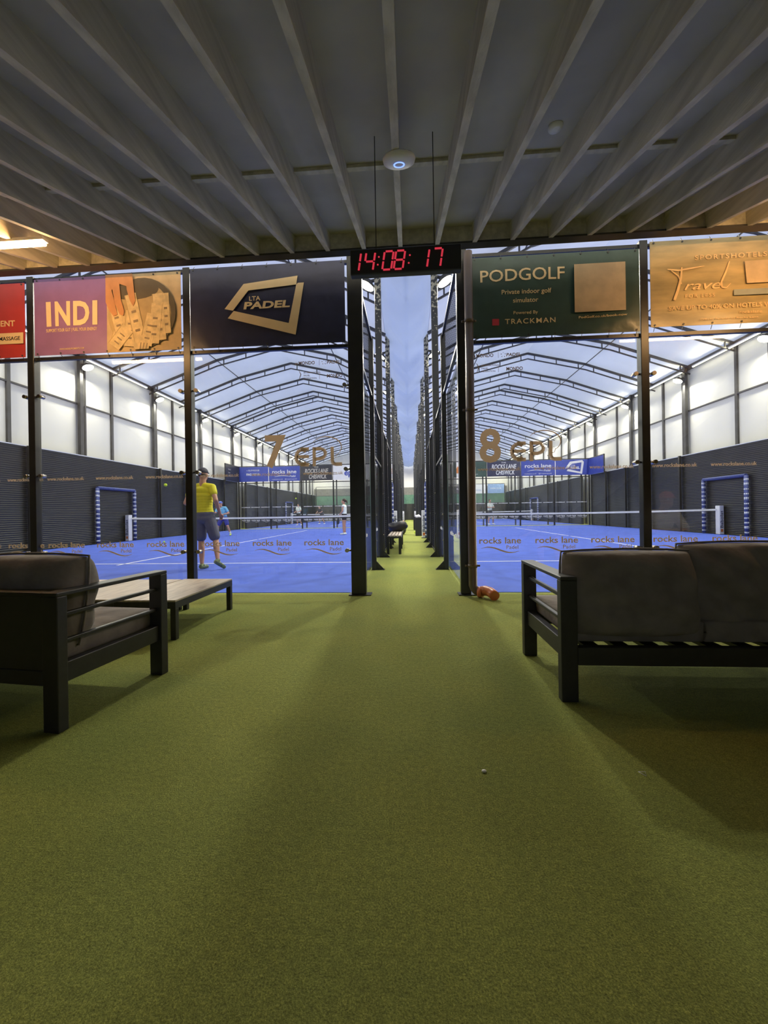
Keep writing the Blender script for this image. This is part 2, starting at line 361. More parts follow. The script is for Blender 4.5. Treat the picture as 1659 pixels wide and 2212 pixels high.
# ---- marquee roofs
PROF = [(11.75, 6.9), (8.55, 8.05), (5.85, 8.68), (3.2, 8.05), (.68, 6.75)]
for sx, nm in ((-1, 'left'), (1, 'right')):
    b = BM(); ys = [4.0 + 1.1*k for k in range(40)]
    rows = []
    for j, yy in enumerate(ys):
        row = []
        for (x0, z0), (x1, z1) in zip(PROF, PROF[1:]):
            for t in (0, .25, .5, .75):
                row.append(b.verts.new((sx*(x0+(x1-x0)*t), yy, z0+(z1-z0)*t + .03*math.sin(yy*2.79)*math.sin(t*math.pi))))
        row.append(b.verts.new((sx*PROF[-1][0], yy, PROF[-1][1]))); rows.append(row)
    for a, c in zip(rows, rows[1:]):
        for i in range(len(a)-1):
            f = b.faces.new((a[i], a[i+1], c[i+1], c[i])); f.smooth = False
    struct('ceiling_roof_'+nm, b, M['roof'])
    # thin purlin cables
    b = BM()
    for (x, z) in (PROF[1], PROF[3]): beam(b, (sx*x, 4.1, z-.1), (sx*x, 47, z-.1), .03, .03)
    trim(b, M['darksteel'])
# sagging valley membrane between the two roofs
b = BM(); rows = []
nU = 12
for j in range(172):
    yy = 4.0 + .25*j; row = []
    ph = (yy-8.6)/3.95*2*math.pi
    for i in range(nU+1):
        u = -1 + 2*i/nU
        sag = (1-abs(u))
        z = 6.62 - sag*(.26 + .08*math.cos(ph + 2.2*abs(u))) + .034*math.sin(ph*3 + 5*abs(u)) + .02*math.sin(yy*7+abs(u)*9)
        row.append(b.verts.new((u*(.64 if abs(u) < .999 else .69), yy, z if abs(u) < .999 else 6.78)))
    rows.append(row)
for a, c in zip(rows, rows[1:]):
    for i in range(nU): f = b.faces.new((a[i], a[i+1], c[i+1], c[i])); f.smooth = True
struct('ceiling_valley', b, M['valley'])

# ---- roof trusses
TY = [5.45 + 2.27*k for k in range(9)] + [24.75 + 2.32*k for k in range(10)]
tr_parts = {}
for sx, court in ((-1, 'seven'), (1, 'eight')):
    proto = None
    for k, yy in enumerate(TY):
        lab = '%s dark arched roof truss over court %s, counted from the glass front' % (ORD[k], court)
        if proto is None:
            t = thing('roof_truss', lab, 'truss', (0, yy, 0), 0, 'arched roof trusses over court ' + court)
            b1, b2, b3 = BM(), BM(), BM()
            P = [(sx*x, z-.1) for x, z in PROF]; Q = [(sx*x, z-.36) for x, z in PROF]
            for p, q in zip(P, P[1:]): beam(b1, (p[0], 0, p[1]), (q[0], 0, q[1]), .07, .09)
            for p, q in zip(Q, Q[1:]): beam(b2, (p[0], 0, p[1]), (q[0], 0, q[1]), .04, .05)
            for p, q, r, s in zip(P, P[1:], Q, Q[1:]):
                for tt in (.12, .5, .88):
                    beam(b3, (p[0]+(q[0]-p[0])*tt, 0, p[1]+(q[1]-p[1])*tt), (r[0]+(s[0]-r[0])*tt, 0, r[1]+(s[1]-r[1])*tt), .04, .04)
            mk('upper_chord', b1, M['darksteel'], t); mk('lower_chord', b2, M['darksteel'], t); mk('struts', b3, M['darksteel'], t)
            proto = t
        else:
            dup(proto, (0, yy, 0), lab)

# ---- tall columns and floodlights
LY = [8.65 + 3.95*k for k in range(10)]
def floodlight(sx_aim):
    """lamp head whose lens looks towards +X*sx_aim and down"""
    t = thing('floodlight', '', 'floodlight')
    rot = Matrix.Rotation(-sx_aim*R(28), 4, 'Y')
    b = BM(); tube(b, [(0, 0, 0), (0, 0, .05), (0, 0, .07)], [.18, .18, .12], 24)
    for k in range(7): box(b, -.09, .09, -.09+.03*k-.004, -.09+.03*k+.004, .06, .12)
    bmesh.ops.transform(b, matrix=rot, verts=b.verts); mk('housing', b, M['darksteel'], t)
    b = BM(); tube(b, [(0, 0, -.02), (0, 0, -.012), (0, 0, .002)], [.11, .165, .17], 24); bmesh.ops.transform(b, matrix=rot, verts=b.verts); mk('lens', b, M['lamp_white'], t)
    b = BM(); beam(b, (0, 0, .08), (-sx_aim*.22, 0, .12), .05, .05); mk('bracket', b, M['darksteel'], t)
    return t
SIDES = [(-1, 'in'), (1, 'in'), (-1, 'out'), (1, 'out')]
fl_proto = {}; col_proto = {}
for k, yy in enumerate(LY):
    for sx, w in SIDES:
        court = 'seven' if sx < 0 else 'eight'
        rowname = 'walkway' if w == 'in' else 'outer wall'
        cx = sx*.63 if w == 'in' else sx*11.62
        lx = sx*.88 if w == 'in' else sx*11.32
        aim = sx if w == 'in' else -sx
        y = yy if w == 'in' else yy+.35
        z = 6.12 if w == 'in' else 6.3
        # column
        clab = '%s tall %s column on the %s side of court %s' % (ORD[k], 'paint-peeled' if w == 'in' else 'dark steel', rowname, court)
        ck = w
        if ck not in col_proto:
            t = thing('steel_column', clab, 'column', (cx, y, 0), 0, 'tall columns along the ' + rowname)
            hw = .07 if w == 'in' else .06
            b = BM(); box(b, -hw, hw, -.07, .07, .012, 6.9); mk('shaft', b, M['peel'] if w == 'in' else M['darksteel'], t, bevel=.006)
            b = BM(); box(b, -hw-.05, hw+.05, -.12, .12, 0, .012); mk('base_plate', b, M['steel'], t)
            col_proto[ck] = t
        else: dup(col_proto[ck], (cx, y, 0), clab, 'tall columns along the ' + rowname)
        flab = '%s lit floodlight from the glass front along the %s of court %s' % (ORD[k], rowname, court)
        if (aim) not in fl_proto:
            t = floodlight(aim); t['label'] = flab; t.location = (lx, y, z); t['group'] = 'lit floodlights of the courts'; fl_proto[aim] = t
        else: dup(fl_proto[aim], (lx, y, z), flab)
        front = (k == 0 and w == 'in')
        area_light('floodlight_lamp', (lx, y, z-.04), (lx + aim*(.35 if front else .55), y - (1.0 if front else 0), z-1), .28, FLOOD_W*(2.7 if front else 1), (1.0, .93, .76))
# mid mullions on the outer walls
for sx in (-1, 1):
    b = BM()
    for yy in [6.6+3.95*k for k in range(11)]:
        box(b, min(sx*11.68, sx*11.75), max(sx*11.68, sx*11.75), yy-.05, yy+.05, 0, 6.75)
    for yy in [9.0+3.95*k for k in range(10)]:
        box(b, min(sx*11.68, sx*11.75), max(sx*11.68, sx*11.75), yy+.25, yy+.31, 0, 6.75)
    trim(b, M['darksteel'])
# strip lights along the eaves
pr = None
for sx, court in ((-1, 'seven'), (1, 'eight')):
    for k in range(10):
        yy = 6.7+3.95*k
        lab = '%s lit strip light under the outer eave of court %s' % (ORD[k], court)
        if pr is None:
            t = pr = thing('strip_light', lab, 'lamp', (sx*11.5, yy, 6.66), 0, 'strip lights along the eaves')
            b = BM(); box(b, -.03, .03, -1.7, 1.7, 0, .05); mk('housing', b, M['white'], t)
            b = BM(); box(b, -.025, .025, -1.68, 1.68, -.02, 0); mk('diffuser', b, M['lamp_strip'], t)
        else: dup(pr, (sx*11.5, yy, 6.66), lab)
        area_light('strip_lamp', (sx*11.45, yy, 6.72), (sx*10.3, yy, 7.5), 3.3, EAVE_W*(1 if sx > 0 else .25), (1.0, .90, .62), size_y=.05)

# ================================================================ COURT FENCES
def wires(bm, axis, a0, a1, z0, z1, off=0, pitch=.05, r=.0021):
    """welded mesh panel as real wires; axis 'y' or 'x'"""
    n = max(1, int(round((a1-a0)/pitch))); m = max(1, int(round((z1-z0)/pitch)))
    def bar(p, q):
        p, q = Vector(p), Vector(q); d = (q-p).normalized()
        s = Vector((0, 0, 1)) if abs(d.z) < .5 else (Vector((1, 0, 0)) if axis == 'x' else Vector((0, 1, 0))); u = d.cross(s)
        R3 = [(1, 0), (-.5, .866), (-.5, -.866)]
        A = [bm.verts.new(p+s*x*r+u*y*r) for x, y in R3]; B = [bm.verts.new(q+s*x*r+u*y*r) for x, y in R3]
        for i in range(3): bm.faces.new((A[i], A[(i+1) % 3], B[(i+1) % 3], B[i]))
    for i in range(n+1):
        a = a0+(a1-a0)*i/n
        bar((a, 0, z0), (a, 0, z1)) if axis == 'x' else bar((0, a, z0), (0, a, z1))
    for j in range(m+1):
        z = z0+(z1-z0)*j/m
        bar((a0, 0, z), (a1, 0, z)) if axis == 'x' else bar((0, a0, z), (0, a1, z))

panel_cache = {}
def mesh_panel(axis, L, z0, z1, loc, label, group):
    key = (axis, round(L, 2), z0, z1)
    if key in panel_cache: return dup(panel_cache[key], loc, label, group)
    t = thing('mesh_panel', label, 'fence panel', loc, 0, group)
    b = BM(); wires(b, axis, .04, L-.04, z0+.02, z1-.02); mk('wire_mesh', b, M['steel'], t, recalc=False)
    for zz in (z0, z1):
        b = BM(); (box(b, .02, L-.02, -.02, .02, zz-.02, zz+.02) if axis == 'x' else box(b, -.02, .02, .02, L-.02, zz-.02, zz+.02))
        mk('rail', b, M['steel'], t)
    panel_cache[key] = t
    return t

# --- corridor and rear-court side fences (run along Y at X = +-XI)
post_cache = {}
def fence_post(kind, loc, label, sx, h=4.02, group=None):
    key = (kind, sx, h)
    if key in post_cache: return dup(post_cache[key], loc, label, group)
    t = thing('fence_post', label, 'fence post', loc, 0, group)
    b = BM(); box(b, -.04, .04, -.04, .04, .01, h); mk('upright', b, M['steel'], t, bevel=.004)
    if kind == 'gusset':       # triangular foot plate pointing into the walkway
        b = BM(); s = -sx
        prism(b, [(s*.04, .0), (s*.17, .0), (s*.17, .012), (s*.04, .15)], 'y', -.01, .01); box(b, min(-s*.05, s*.18), max(-s*.05, s*.18), -.06, .06, 0, .01)
        mk('foot_plate', b, M['steel'], t)
    else:
        b = BM(); box(b, -.07, .07, -.07, .07, 0, .01); mk('foot_plate', b, M['steel'], t)
    for zz in (.9, 1.6, 2.2, 2.9):
        pass
    b = BM()
    for zz in [.5+.45*q for q in range(8)]:
        if zz < h: tube(b, [(-sx*.038, 0, zz), (-sx*.052, 0, zz)], .011, 8)
    mk('bolt_heads', b, M['chrome'], t)
    post_cache[key] = t
    return t
for (y0, tagn) in ((YF, 'first'), (Y2, 'rear')):
    for sx in (-1, 1):
        court = ('seven' if sx < 0 else 'eight'); cn = 'court %s' % court if tagn == 'first' else 'the court behind court %s' % court
        X = sx*XI
        ys = [0, 2.0, 4.0, 6.0, 8.0, 12.0, 14.0, 16.0, 18.0, 20.0]
        for i, d in enumerate(ys):
            if tagn == 'first' and i == 0: continue
            xx = X
            fence_post('gusset', (X+sx*.0, y0+d+(.0 if abs(((y0+d)-8.65) % 3.95) > .2 else -.16), 0), '%s footed black post along the walkway of %s' % (ORD[i], cn), sx, 4.02 if i < 2 or i > 7 else 3.03, 'black posts along the walkway')
        for i, (a, c) in enumerate(zip(ys, ys[1:])):
            if c-a > 3: continue
            g = 'wire mesh panels along the walkway'
            if i in (0, 1, 7, 8):
                if tagn == 'first' or True:
                    t = thing('glass_pane', '%s glass side pane along the walkway of %s' % (ORD[i if i < 2 else i-3], cn), 'glass pane', (X+sx*.05, y0+a, 0), 0, 'glass side panes along the walkway')
                    zt = 3.0 if i in (0, 8) else 2.0
                    b = BM(); box(b, -.006, .006, .05, 1.95, .03, zt-.02); mk('glass', b, M['glass'], t)
                    b = BM(); box(b, -.007, .007, .045, .05, .03, zt-.02); mk('edge', b, M['glass_edge'], t)
                    if i < 2:
                        b = BM()
                        ax = 'yz' if sx < 0 else 'yz-'
                        for q in (.5, 1.15): text_into(b, 'rocks lane', q if sx < 0 else -q-.3, .62, .07, y=-sx*.009, w=.42, align='c', axis=ax, bold=.02)
                        mk('lettering', b, M['sticker_w'], t)
                mesh_panel('y', 2.0, zt, 4.0 if i in (0, 8) else 3.0, (X, y0+a, 0), '%s mesh panel over glass along the walkway of %s' % (ORD[i if i < 2 else i-3], cn), g)
            else:
                mesh_panel('y', 2.0, .05, 3.0, (X, y0+a, 0), '%s full-height mesh panel along the walkway of %s' % (ORD[i-2 if i < 5 else i-3], cn), g)
        # outer black sheeting, posts and top rail
        t = thing('side_sheeting', 'ridged black sheeting along the outer side of %s' % cn, 'screen', (sx*(XO+.08), y0, 0), 0, 'black side screens')
        b = BM(); box(b, -.02, .02, 0, 20, 0, 3.1); o = mk('sheet', b, M['blackwall'], t)
        b = BM(); box(b, -.04, .04, 0, 20, 3.1, 3.13); mk('top_rail', b, M['chrome'] if False else M['tape'], t)
        for i, d in enumerate([2.0*q for q in range(11)]):
            if i in (4, 5): continue
            fence_post('plain', (sx*(XO-.02), y0+d, 0), '%s black post against the side screen of %s' % (ORD[i], cn), sx, 3.12 if 0 < i < 10 else 4.05, 'black posts along the side screens')

# raised end panels at the far corners of the outer sides
M['bn_navy'] = mat('navy_banner', (.030, .034, .085, 1), .36, var=.1, bump=.6, bscale=3.2)
M['bn_black'] = mat('charcoal_banner', (.03, .032, .045, 1), .42, var=.1)
M['bn_blue'] = mat('royal_blue_banner', (.04, .07, .38, 1), .5, var=.1)
M['bn_green'] = mat('dark_green_banner', (.045, .085, .075, 1), .32, var=.15, vscale=3, bump=.6, bscale=3.2)
M['bn_purple'] = mat('mauve_banner', (.29, .145, .36, 1), .42, var=.06, bump=.4, bscale=3)
M['bn_red'] = mat('red_banner', (.50, .05, .05, 1), .45, var=.06)
M['bn_white'] = mat('white_banner', (.75, .76, .78, 1), .5, var=.03)
M['bn_lblue'] = mat('light_blue_banner', (.20, .32, .55, 1), .5)
M['cream'] = mat('cream_print', (.88, .68, .40, 1), .5, var=.03)
M['greyprint'] = mat('grey_print', (.55, .53, .48, 1), .5, var=.03)
M['yellowprint'] = mat('yellow_print', (.6, .7, .1, 1), .5)
M['redprint'] = mat('red_print', (.6, .05, .08, 1), .5)

def far_banner(x0, x1, z0, z1, y, m, label, draw=None, pm=None, cat='banner', group=None, axis=None):
    t = thing('banner', label, cat, ((x0+x1)/2, y, z0), 0, group)
    w = x1-x0; h = z1-z0
    b = BM(); box(b, -w/2, w/2, -.006, .006, 0, h); mk('sheet', b, m, t)
    if draw:
        b = BM(); draw(b, w, h); mk('lettering', b, pm or M['bn_white'], t)
    return t
def d_rockslane(b, w, h):
    text_into(b, 'rocks lane', 0, h*.52, h*.26, y=-.012, w=w*.78, bold=.02); text_into(b, 'Padel', w*.27, h*.27, h*.14, y=-.012, bold=.01)
    pts = [(-w*.32+w*.5*i/10, h*.3+h*.07*math.sin(i/10*math.pi)) for i in range(11)]; ribbon(b, pts, [h*.01+h*.03*math.sin(i/10*math.pi) for i in range(11)], -.012)
    text_into(b, 'rockslane.co.uk    @rockslanepadel', 0, h*.1, h*.07, y=-.012, w=w*.8)
def d_chiswick(b, w, h):
    text_into(b, 'ROCKS LANE', .02, h*.5, h*.30, y=-.012, w=w*.74, shear=.22, bold=.03); text_into(b, 'CHISWICK', .1, h*.12, h*.30, y=-.012, w=w*.56, shear=.22, bold=.03)
    text_into(b, 'THE', .0, h*.86, h*.08, y=-.012, w=w*.14, bold=.02)
def d_lta(b, w, h):
    q = lambda x, z: (x*w, z*h)
    flat(b, [q(-.22, .42), q(-.08, .86), q(.28, .95), q(.26, .80), q(-.02, .72), q(-.14, .46)], -.012)
    flat(b, [q(.28, .95), q(.33, .82), q(.27, .06), q(-.18, .26), q(-.14, .38), q(.22, .2), q(.26, .80)], -.012)
    text_into(b, 'LTA', w*.02, h*.56, h*.1, y=-.012, bold=.03); text_into(b, 'PADEL', w*.07, h*.38, h*.16, y=-.012, w=w*.28, bold=.04)
def d_find(b, w, h):
    text_into(b, 'v ELEVEDGE', 0, h*.72, h*.1, y=-.012, w=w*.42); text_into(b, 'FIND YOUR', 0, h*.42, h*.15, y=-.012, w=w*.44, bold=.03)
def d_epl(b, w, h):
    text_into(b, 'epl', 0, h*.3, h*.4, y=-.012, bold=.04)
def d_url(b, w, h):
    text_into(b, 'podgolf.co.uk/book-now', w*.1, h*.16, h*.06, y=-.012, w=w*.3, bold=.02)
YBN = YB-.06
far_banner(-11.2, -9.16, 3.12, 4.08, YBN, M['bn_blue'], 'royal blue banner reading FIND YOUR on the far fence of court seven', d_find)
far_banner(-9.12, -7.06, 3.12, 4.08, YBN, M['bn_blue'], 'blue rocks lane Padel banner on the far fence of court seven', d_rockslane)
far_banner(-7.02, -4.93, 3.12, 4.08, YBN, M['bn_black'], 'charcoal ROCKS LANE CHISWICK banner on the far fence of court seven', d_chiswick, M['greyprint'])
far_banner(-4.88, -2.8, 3.12, 4.08, YBN, M['bn_white'], 'white banner with blue letters on the far fence of court seven', d_epl, M['bn_blue'])
far_banner(-2.75, -.7, 3.12, 4.08, YBN, M['bn_white'], 'white banner with an orange peak on the far fence of court seven beside the walkway', lambda b, w, h: (flat(b, [(-.4, .25), (.2, .25), (-.05, .7)], -.012), text_into(b, 'EE', .55, .35, .3, y=-.012)), mat('orange_print', (.6, .2, .04, 1)))
far_banner(2.8, 4.88, 3.12, 4.08, YBN, M['bn_green'], 'green golf banner with white web address on the far fence of court eight', d_url)
far_banner(4.93, 7.0, 3.12, 4.08, YBN, M['bn_navy'], 'navy ROCKS LANE CHISWICK banner on the far fence of court eight', d_chiswick)
far_banner(7.04, 9.1, 3.12, 4.08, YBN, M['bn_blue'], 'blue rocks lane Padel banner on the far fence of court eight', d_rockslane)
far_banner(9.14, 11.2, 3.12, 4.08, YBN, M['bn_blue'], 'blue banner with the slanted white padel frame on the far fence of court eight', d_lta)
far_banner(-5.8, -3.9, 3.12, 4.08, Y3-.04, M['bn_black'], 'dark banner on the end fence behind court seven', lambda b, w, h: text_into(b, 'PADEL CLUB', 0, .35, .2, y=-.012, w=w*.6))
far_banner(-3.7, -1.9, 3.12, 4.08, Y3-.04, M['bn_blue'], 'blue banner with the slanted white padel frame on the end fence behind court seven', d_lta)
far_banner(7.2, 9.1, 3.0, 4.08, Y3-.04, M['bn_white'], 'white banner on the end fence behind court eight', lambda b, w, h: text_into(b, 'PADEL', 0, .3, .18, y=-.012), M['bn_lblue'])
far_banner(9.2, 11.1, 3.0, 4.08, Y3-.04, M['bn_lblue'], 'light blue banner on the end fence behind court eight', lambda b, w, h: text_into(b, 'PADEL CLUB', 0, .5, .16, y=-.012))
# banners on the raised side corners
def side_banner(sx, m, label, words):
    t = thing('banner', label, 'banner', (sx*(XO-.08), 22.7, 3.1), 0)
    b = BM(); box(b, -.006, .006, 0, 1.9, 0, .98); mk('sheet', b, m, t)
    if words:
        b = BM()
        for i, s in enumerate(words): text_into(b, s, .35, .66-.2*i, .1, y=.012, align='l', axis='yz', bold=.01)
        mk('lettering', b, M['greyprint'], t)
    b = BM(); box(b, -.03, .03, -.06, -.02, -.1, 1.02); box(b, -.03, .03, -.06, 1.95, .98, 1.02); mk('support_frame', b, M['steel'], t)
side_banner(-1, M['bn_black'], 'black banner raised on the side fence at the far corner of court seven', ['Rocks', 'Lane', 'Padel'])
side_banner(1, M['bn_blue'], 'plain blue banner raised on the side fence at the far corner of court eight', None)

# far glass fence of the first courts (Y=YB) and front of the rear courts
def wave_logo(b, x, z, w, y, mi=0, padel=True, bd=.022):
    text_into(b, 'rocks lane', x, z+.085, .075, y=y, w=w, bold=bd, mi=mi)
    if padel: text_into(b, 'Padel', x+w*.29, z+.018, .045, y=y, w=w*.28, bold=.008, mi=mi)
    n = 16; pts = []; ws = []
    for i in range(n+1):
        t = i/n; pts.append((x-w*.46+w*.92*t, z+.02 + .026*math.sin(t*2*math.pi*.95+.25) - .025*t)); ws.append(.002+.015*math.sin(t*math.pi))
    ribbon(b, pts, ws, y, mi)
for sx in (-1, 1):
    court = 'seven' if sx < 0 else 'eight'
    for row, yy in ((0, YB), (1, Y2), (2, Y3)):
        for i in range(1, 6):
            x = sx*(XI+2.08*i+.1)
            if i == 5 : continue
            t = fence_post('plain', (x, yy, 0), '%s slender post from the walkway in the %s cross fence of court %s' % (ORD[i-1], ('glass', 'second', 'end')[row], court), sx, 4.1, 'slender posts of the cross fences')
    for i in range(5):
        xa, xb = sorted((sx*(XI+.1+2.08*i), sx*(XI+.1+2.08*(i+1))))
        t = thing('glass_pane', '%s glass pane from the walkway in the far fence of court %s' % (ORD[i], court), 'glass pane', ((xa+xb)/2, YB+.03, 0), 0, 'glass panes of the far fences')
        b = BM(); box(b, -1.0, 1.0, -.006, .006, .03, 2.98); mk('glass', b, M['glass'], t)
        b = BM()
        for q in (-.66, 0, .66):
            wave_logo(b, q, .48, .56, -.01, bd=.05); text_into(b, 'www.rockslane.co.uk', q, 1.42, .06, y=-.01, w=.58, bold=.05)
        mk('lettering', b, M['sticker_w'], t)
    # cross rails
    for yy, wd in ((YB, 'glass'), (Y3, 'end')):
        t = thing('cross_rail', 'black rails joining the posts of the %s cross fence of court %s' % (wd, court), 'rail', (sx*5.9, yy, 0))
        for zz in (3.02, 4.12):
            b = BM(); box(b, -5.3, 5.3, -.025, .025, zz-.025, zz+.025); mk('rail', b, M['steel'], t)

# ---- nets
def net(y, sx, label):
    court = label
    xa, xb = sx*(XI-.0), sx*(XO+.0); x0, x1 = min(xa, xb), max(xa, xb)
    t = thing('court_net', 'black court net with white top tape across %s' % court, 'net', ((x0+x1)/2, y, 0)); L = (x1-x0)/2
    b = BM(); wires(b, 'x', -L+.1, L-.1, .03, .88, pitch=.05, r=.0016); mk('netting', b, M['net'], t, recalc=False)
    b = BM(); n = 24
    for i in range(n):
        a, c = -L+.05+(2*L-.1)*i/n, -L+.05+(2*L-.1)*(i+1)/n
        s = lambda u: .93-.05*(1-(u/L)**2)
        prism(b, [(a, s(a)-.065), (c, s(c)-.065), (c, s(c)), (a, s(a))], 'y', -.012, .012)
    mk('top_tape', b, M['tape'], t)
def net_post(x, y, sx, label, face):
    t = thing('net_post', label, 'net post', (x, y, 0), 0, 'white padded net posts')
    b = BM(); box(b, -.075, .075, -.1, .1, .0, 1.04); mk('padding', b, M['white'], t, bevel=.015)
    b = BM()
    # lettering upwards on the side away from the court
    cu = BM(); text_into(cu, 'Babolat', 0, 0, .1, y=0, w=.62, bold=.02, depth=.003)
    bmesh.ops.transform(cu, matrix=Matrix.Rotation(-R(90), 4, 'Y'), verts=cu.verts)
    me = bpy.data.meshes.new('t'); cu.to_mesh(me); cu.free()
    b.from_mesh(me); bpy.data.meshes.remove(me)
    bmesh.ops.transform(b, matrix=Matrix.Translation((.04, -.102, .55)), verts=b.verts)
    mk('lettering', b, M['bn_navy'], t)
    b = BM(); box(b, -.04, .04, -.104, -.1, .1, .2); mk('orange_patch', b, mat('orange_patch', (.7, .2, .04, 1)), t)
    b = BM(); box(b, -.09, .09, -.12, .12, 0, .02); mk('foot', b, M['steel'], t)
for sx, court in ((-1, 'seven'), (1, 'eight')):
    net(YF+10, sx, 'court ' + court); net(Y2+9.9, sx, 'the court behind court ' + court)
    net_post(sx*(XI-.08), YF+9.95, sx, 'white padded net post at the walkway end of the court %s net' % court, -sx)
    net_post(sx*(XO-.05), YF+9.95, sx, 'white padded net post at the outer end of the court %s net' % court, -sx)
    net_post(sx*(XI-.08), Y2+9.9, sx, 'white padded net post by the walkway behind court %s' % court, -sx)
    net_post(sx*(XO-.1), Y2+9.9, sx, 'white padded net post at the outer end of the net behind court %s' % court, -sx)

# ---- blue padded gate frames
def gate_frame(x, ya, yb, h, label, nm='gate_frame'):
    t = thing(nm, label, 'gate', (x, (ya+yb)/2, 0), 0, 'blue padded gate frames')
    L = (yb-ya)/2
    for s in (-1, 1):
        b = BM(); tube(b, [(0, s*L, .0), (0, s*L, h)], .06, 10); o = mk('padded_post', b, M['blue_pad'], t)
        b2 = BM(); n = int(h/.16)
        for i in range(n):
            tube(b2, [(0, s*L, .1+.16*i), (0, s*L, .1+.16*i+(.05, .08, .06)[i % 3])], .064, 7)
        mk('white_marks', b2, M['padmark'], o)
    b = BM(); tube(b, [(0, -L, h), (0, L, h)], .06, 10); mk('padded_lintel', b, M['blue_pad'], t)
gate_frame(-(XO-.04), 13.1, 14.95, 2.03, 'blue padded gate frame in the black side screen of court seven')
gate_frame((XO-.04), 13.5, 15.35, 2.03, 'blue padded gate frame in the black side screen of court eight')
gate_frame(-XI-.02, 12.75, 14.4, 2.03, 'blue padded gate frame between the walkway and court seven')
gate_frame(XI+.02, 12.75, 14.4, 2.03, 'blue padded gate frame between the walkway and court eight')
gate_frame(-(XO-.04), 34.2, 36.2, 2.03, 'blue padded gate frame in the side screen of the court behind court seven')
gate_frame((XO-.04), 34.2, 36.2, 2.03, 'blue padded gate frame in the side screen of the court behind court eight')

# ================================================================ FRONT GLASS WALL
def clamp(bm, sx, z, n=12):
    tube(bm, [(sx*.045, -.01, z), (sx*.10, -.015, z)], .012, 8)
    tube(bm, [(sx*.10, -.045, z), (sx*.10, .03, z)], .024, n)
def front_post(x, w, label, sides, h=4.08, extra=None):
    t = thing('fence_post', label, 'fence post', (x, YF, 0), 0, 'black posts of the front glass wall')
    b = BM(); box(b, -w/2, w/2, -.045, .045, .012, h)
    if extra: box(b, extra[0], extra[1], -.03, .09, .012, h-.02)
    mk('upright', b, M['steel'], t, bevel=.006)
    b = BM(); box(b, -w/2-.03, w/2+.06, -.08, .08, 0, .012); mk('base_plate', b, M['steel'], t)
    for s in sides:
        for z in (.54, 1.53, 2.55):
            b = BM(); clamp(b, s*(1 if w < .12 else w/.1), z) if w < .12 else (tube(b, [(s*w/2, -.01, z), (s*(w/2+.05), -.015, z)], .012, 8), tube(b, [(s*(w/2+.05), -.045, z), (s*(w/2+.05), .03, z)], .024, 12))
            mk('glass_clamp', b, M['chrome'], t)
    return t
front_post(-.62, .18, 'thick black corner post of court seven standing beside the walkway', (-1,), 4.12)
front_post(-2.725, .09, 'black front post between the mauve banner and the navy banner', (-1, 1))
front_post(-4.80, .09, 'black front post between the red banner and the mauve banner', (-1, 1))
front_post(.66, .12, 'black corner post of court eight standing behind the brown drainpipe', (1,), 4.12)
front_post(2.735, .09, 'black front post between the green banner and the golden travel banner', (-1, 1))
front_post(4.82, .09, 'black front post at the outer end of the golden travel banner', (-1,))
front_post(-6.87, .09, 'black front post at the outer end of the red banner', (1,))
t = thing('banner_support', 'black rails holding the banners above the glass of court seven', 'frame', (-3.8, YF, 0))
for zz in (3.03, 4.05):
    b = BM(); box(b, -3.05, 3.1, -.02, .02, zz-.02, zz+.02); mk('rail', b, M['steel'], t)
t = thing('banner_support', 'black rails holding the banners above the glass of court eight', 'frame', (2.75, YF, 0))
for zz in (3.0, 4.03):
    b = BM(); box(b, -2.05, 2.05, -.02, .02, zz-.02, zz+.02); mk('rail', b, M['steel'], t)

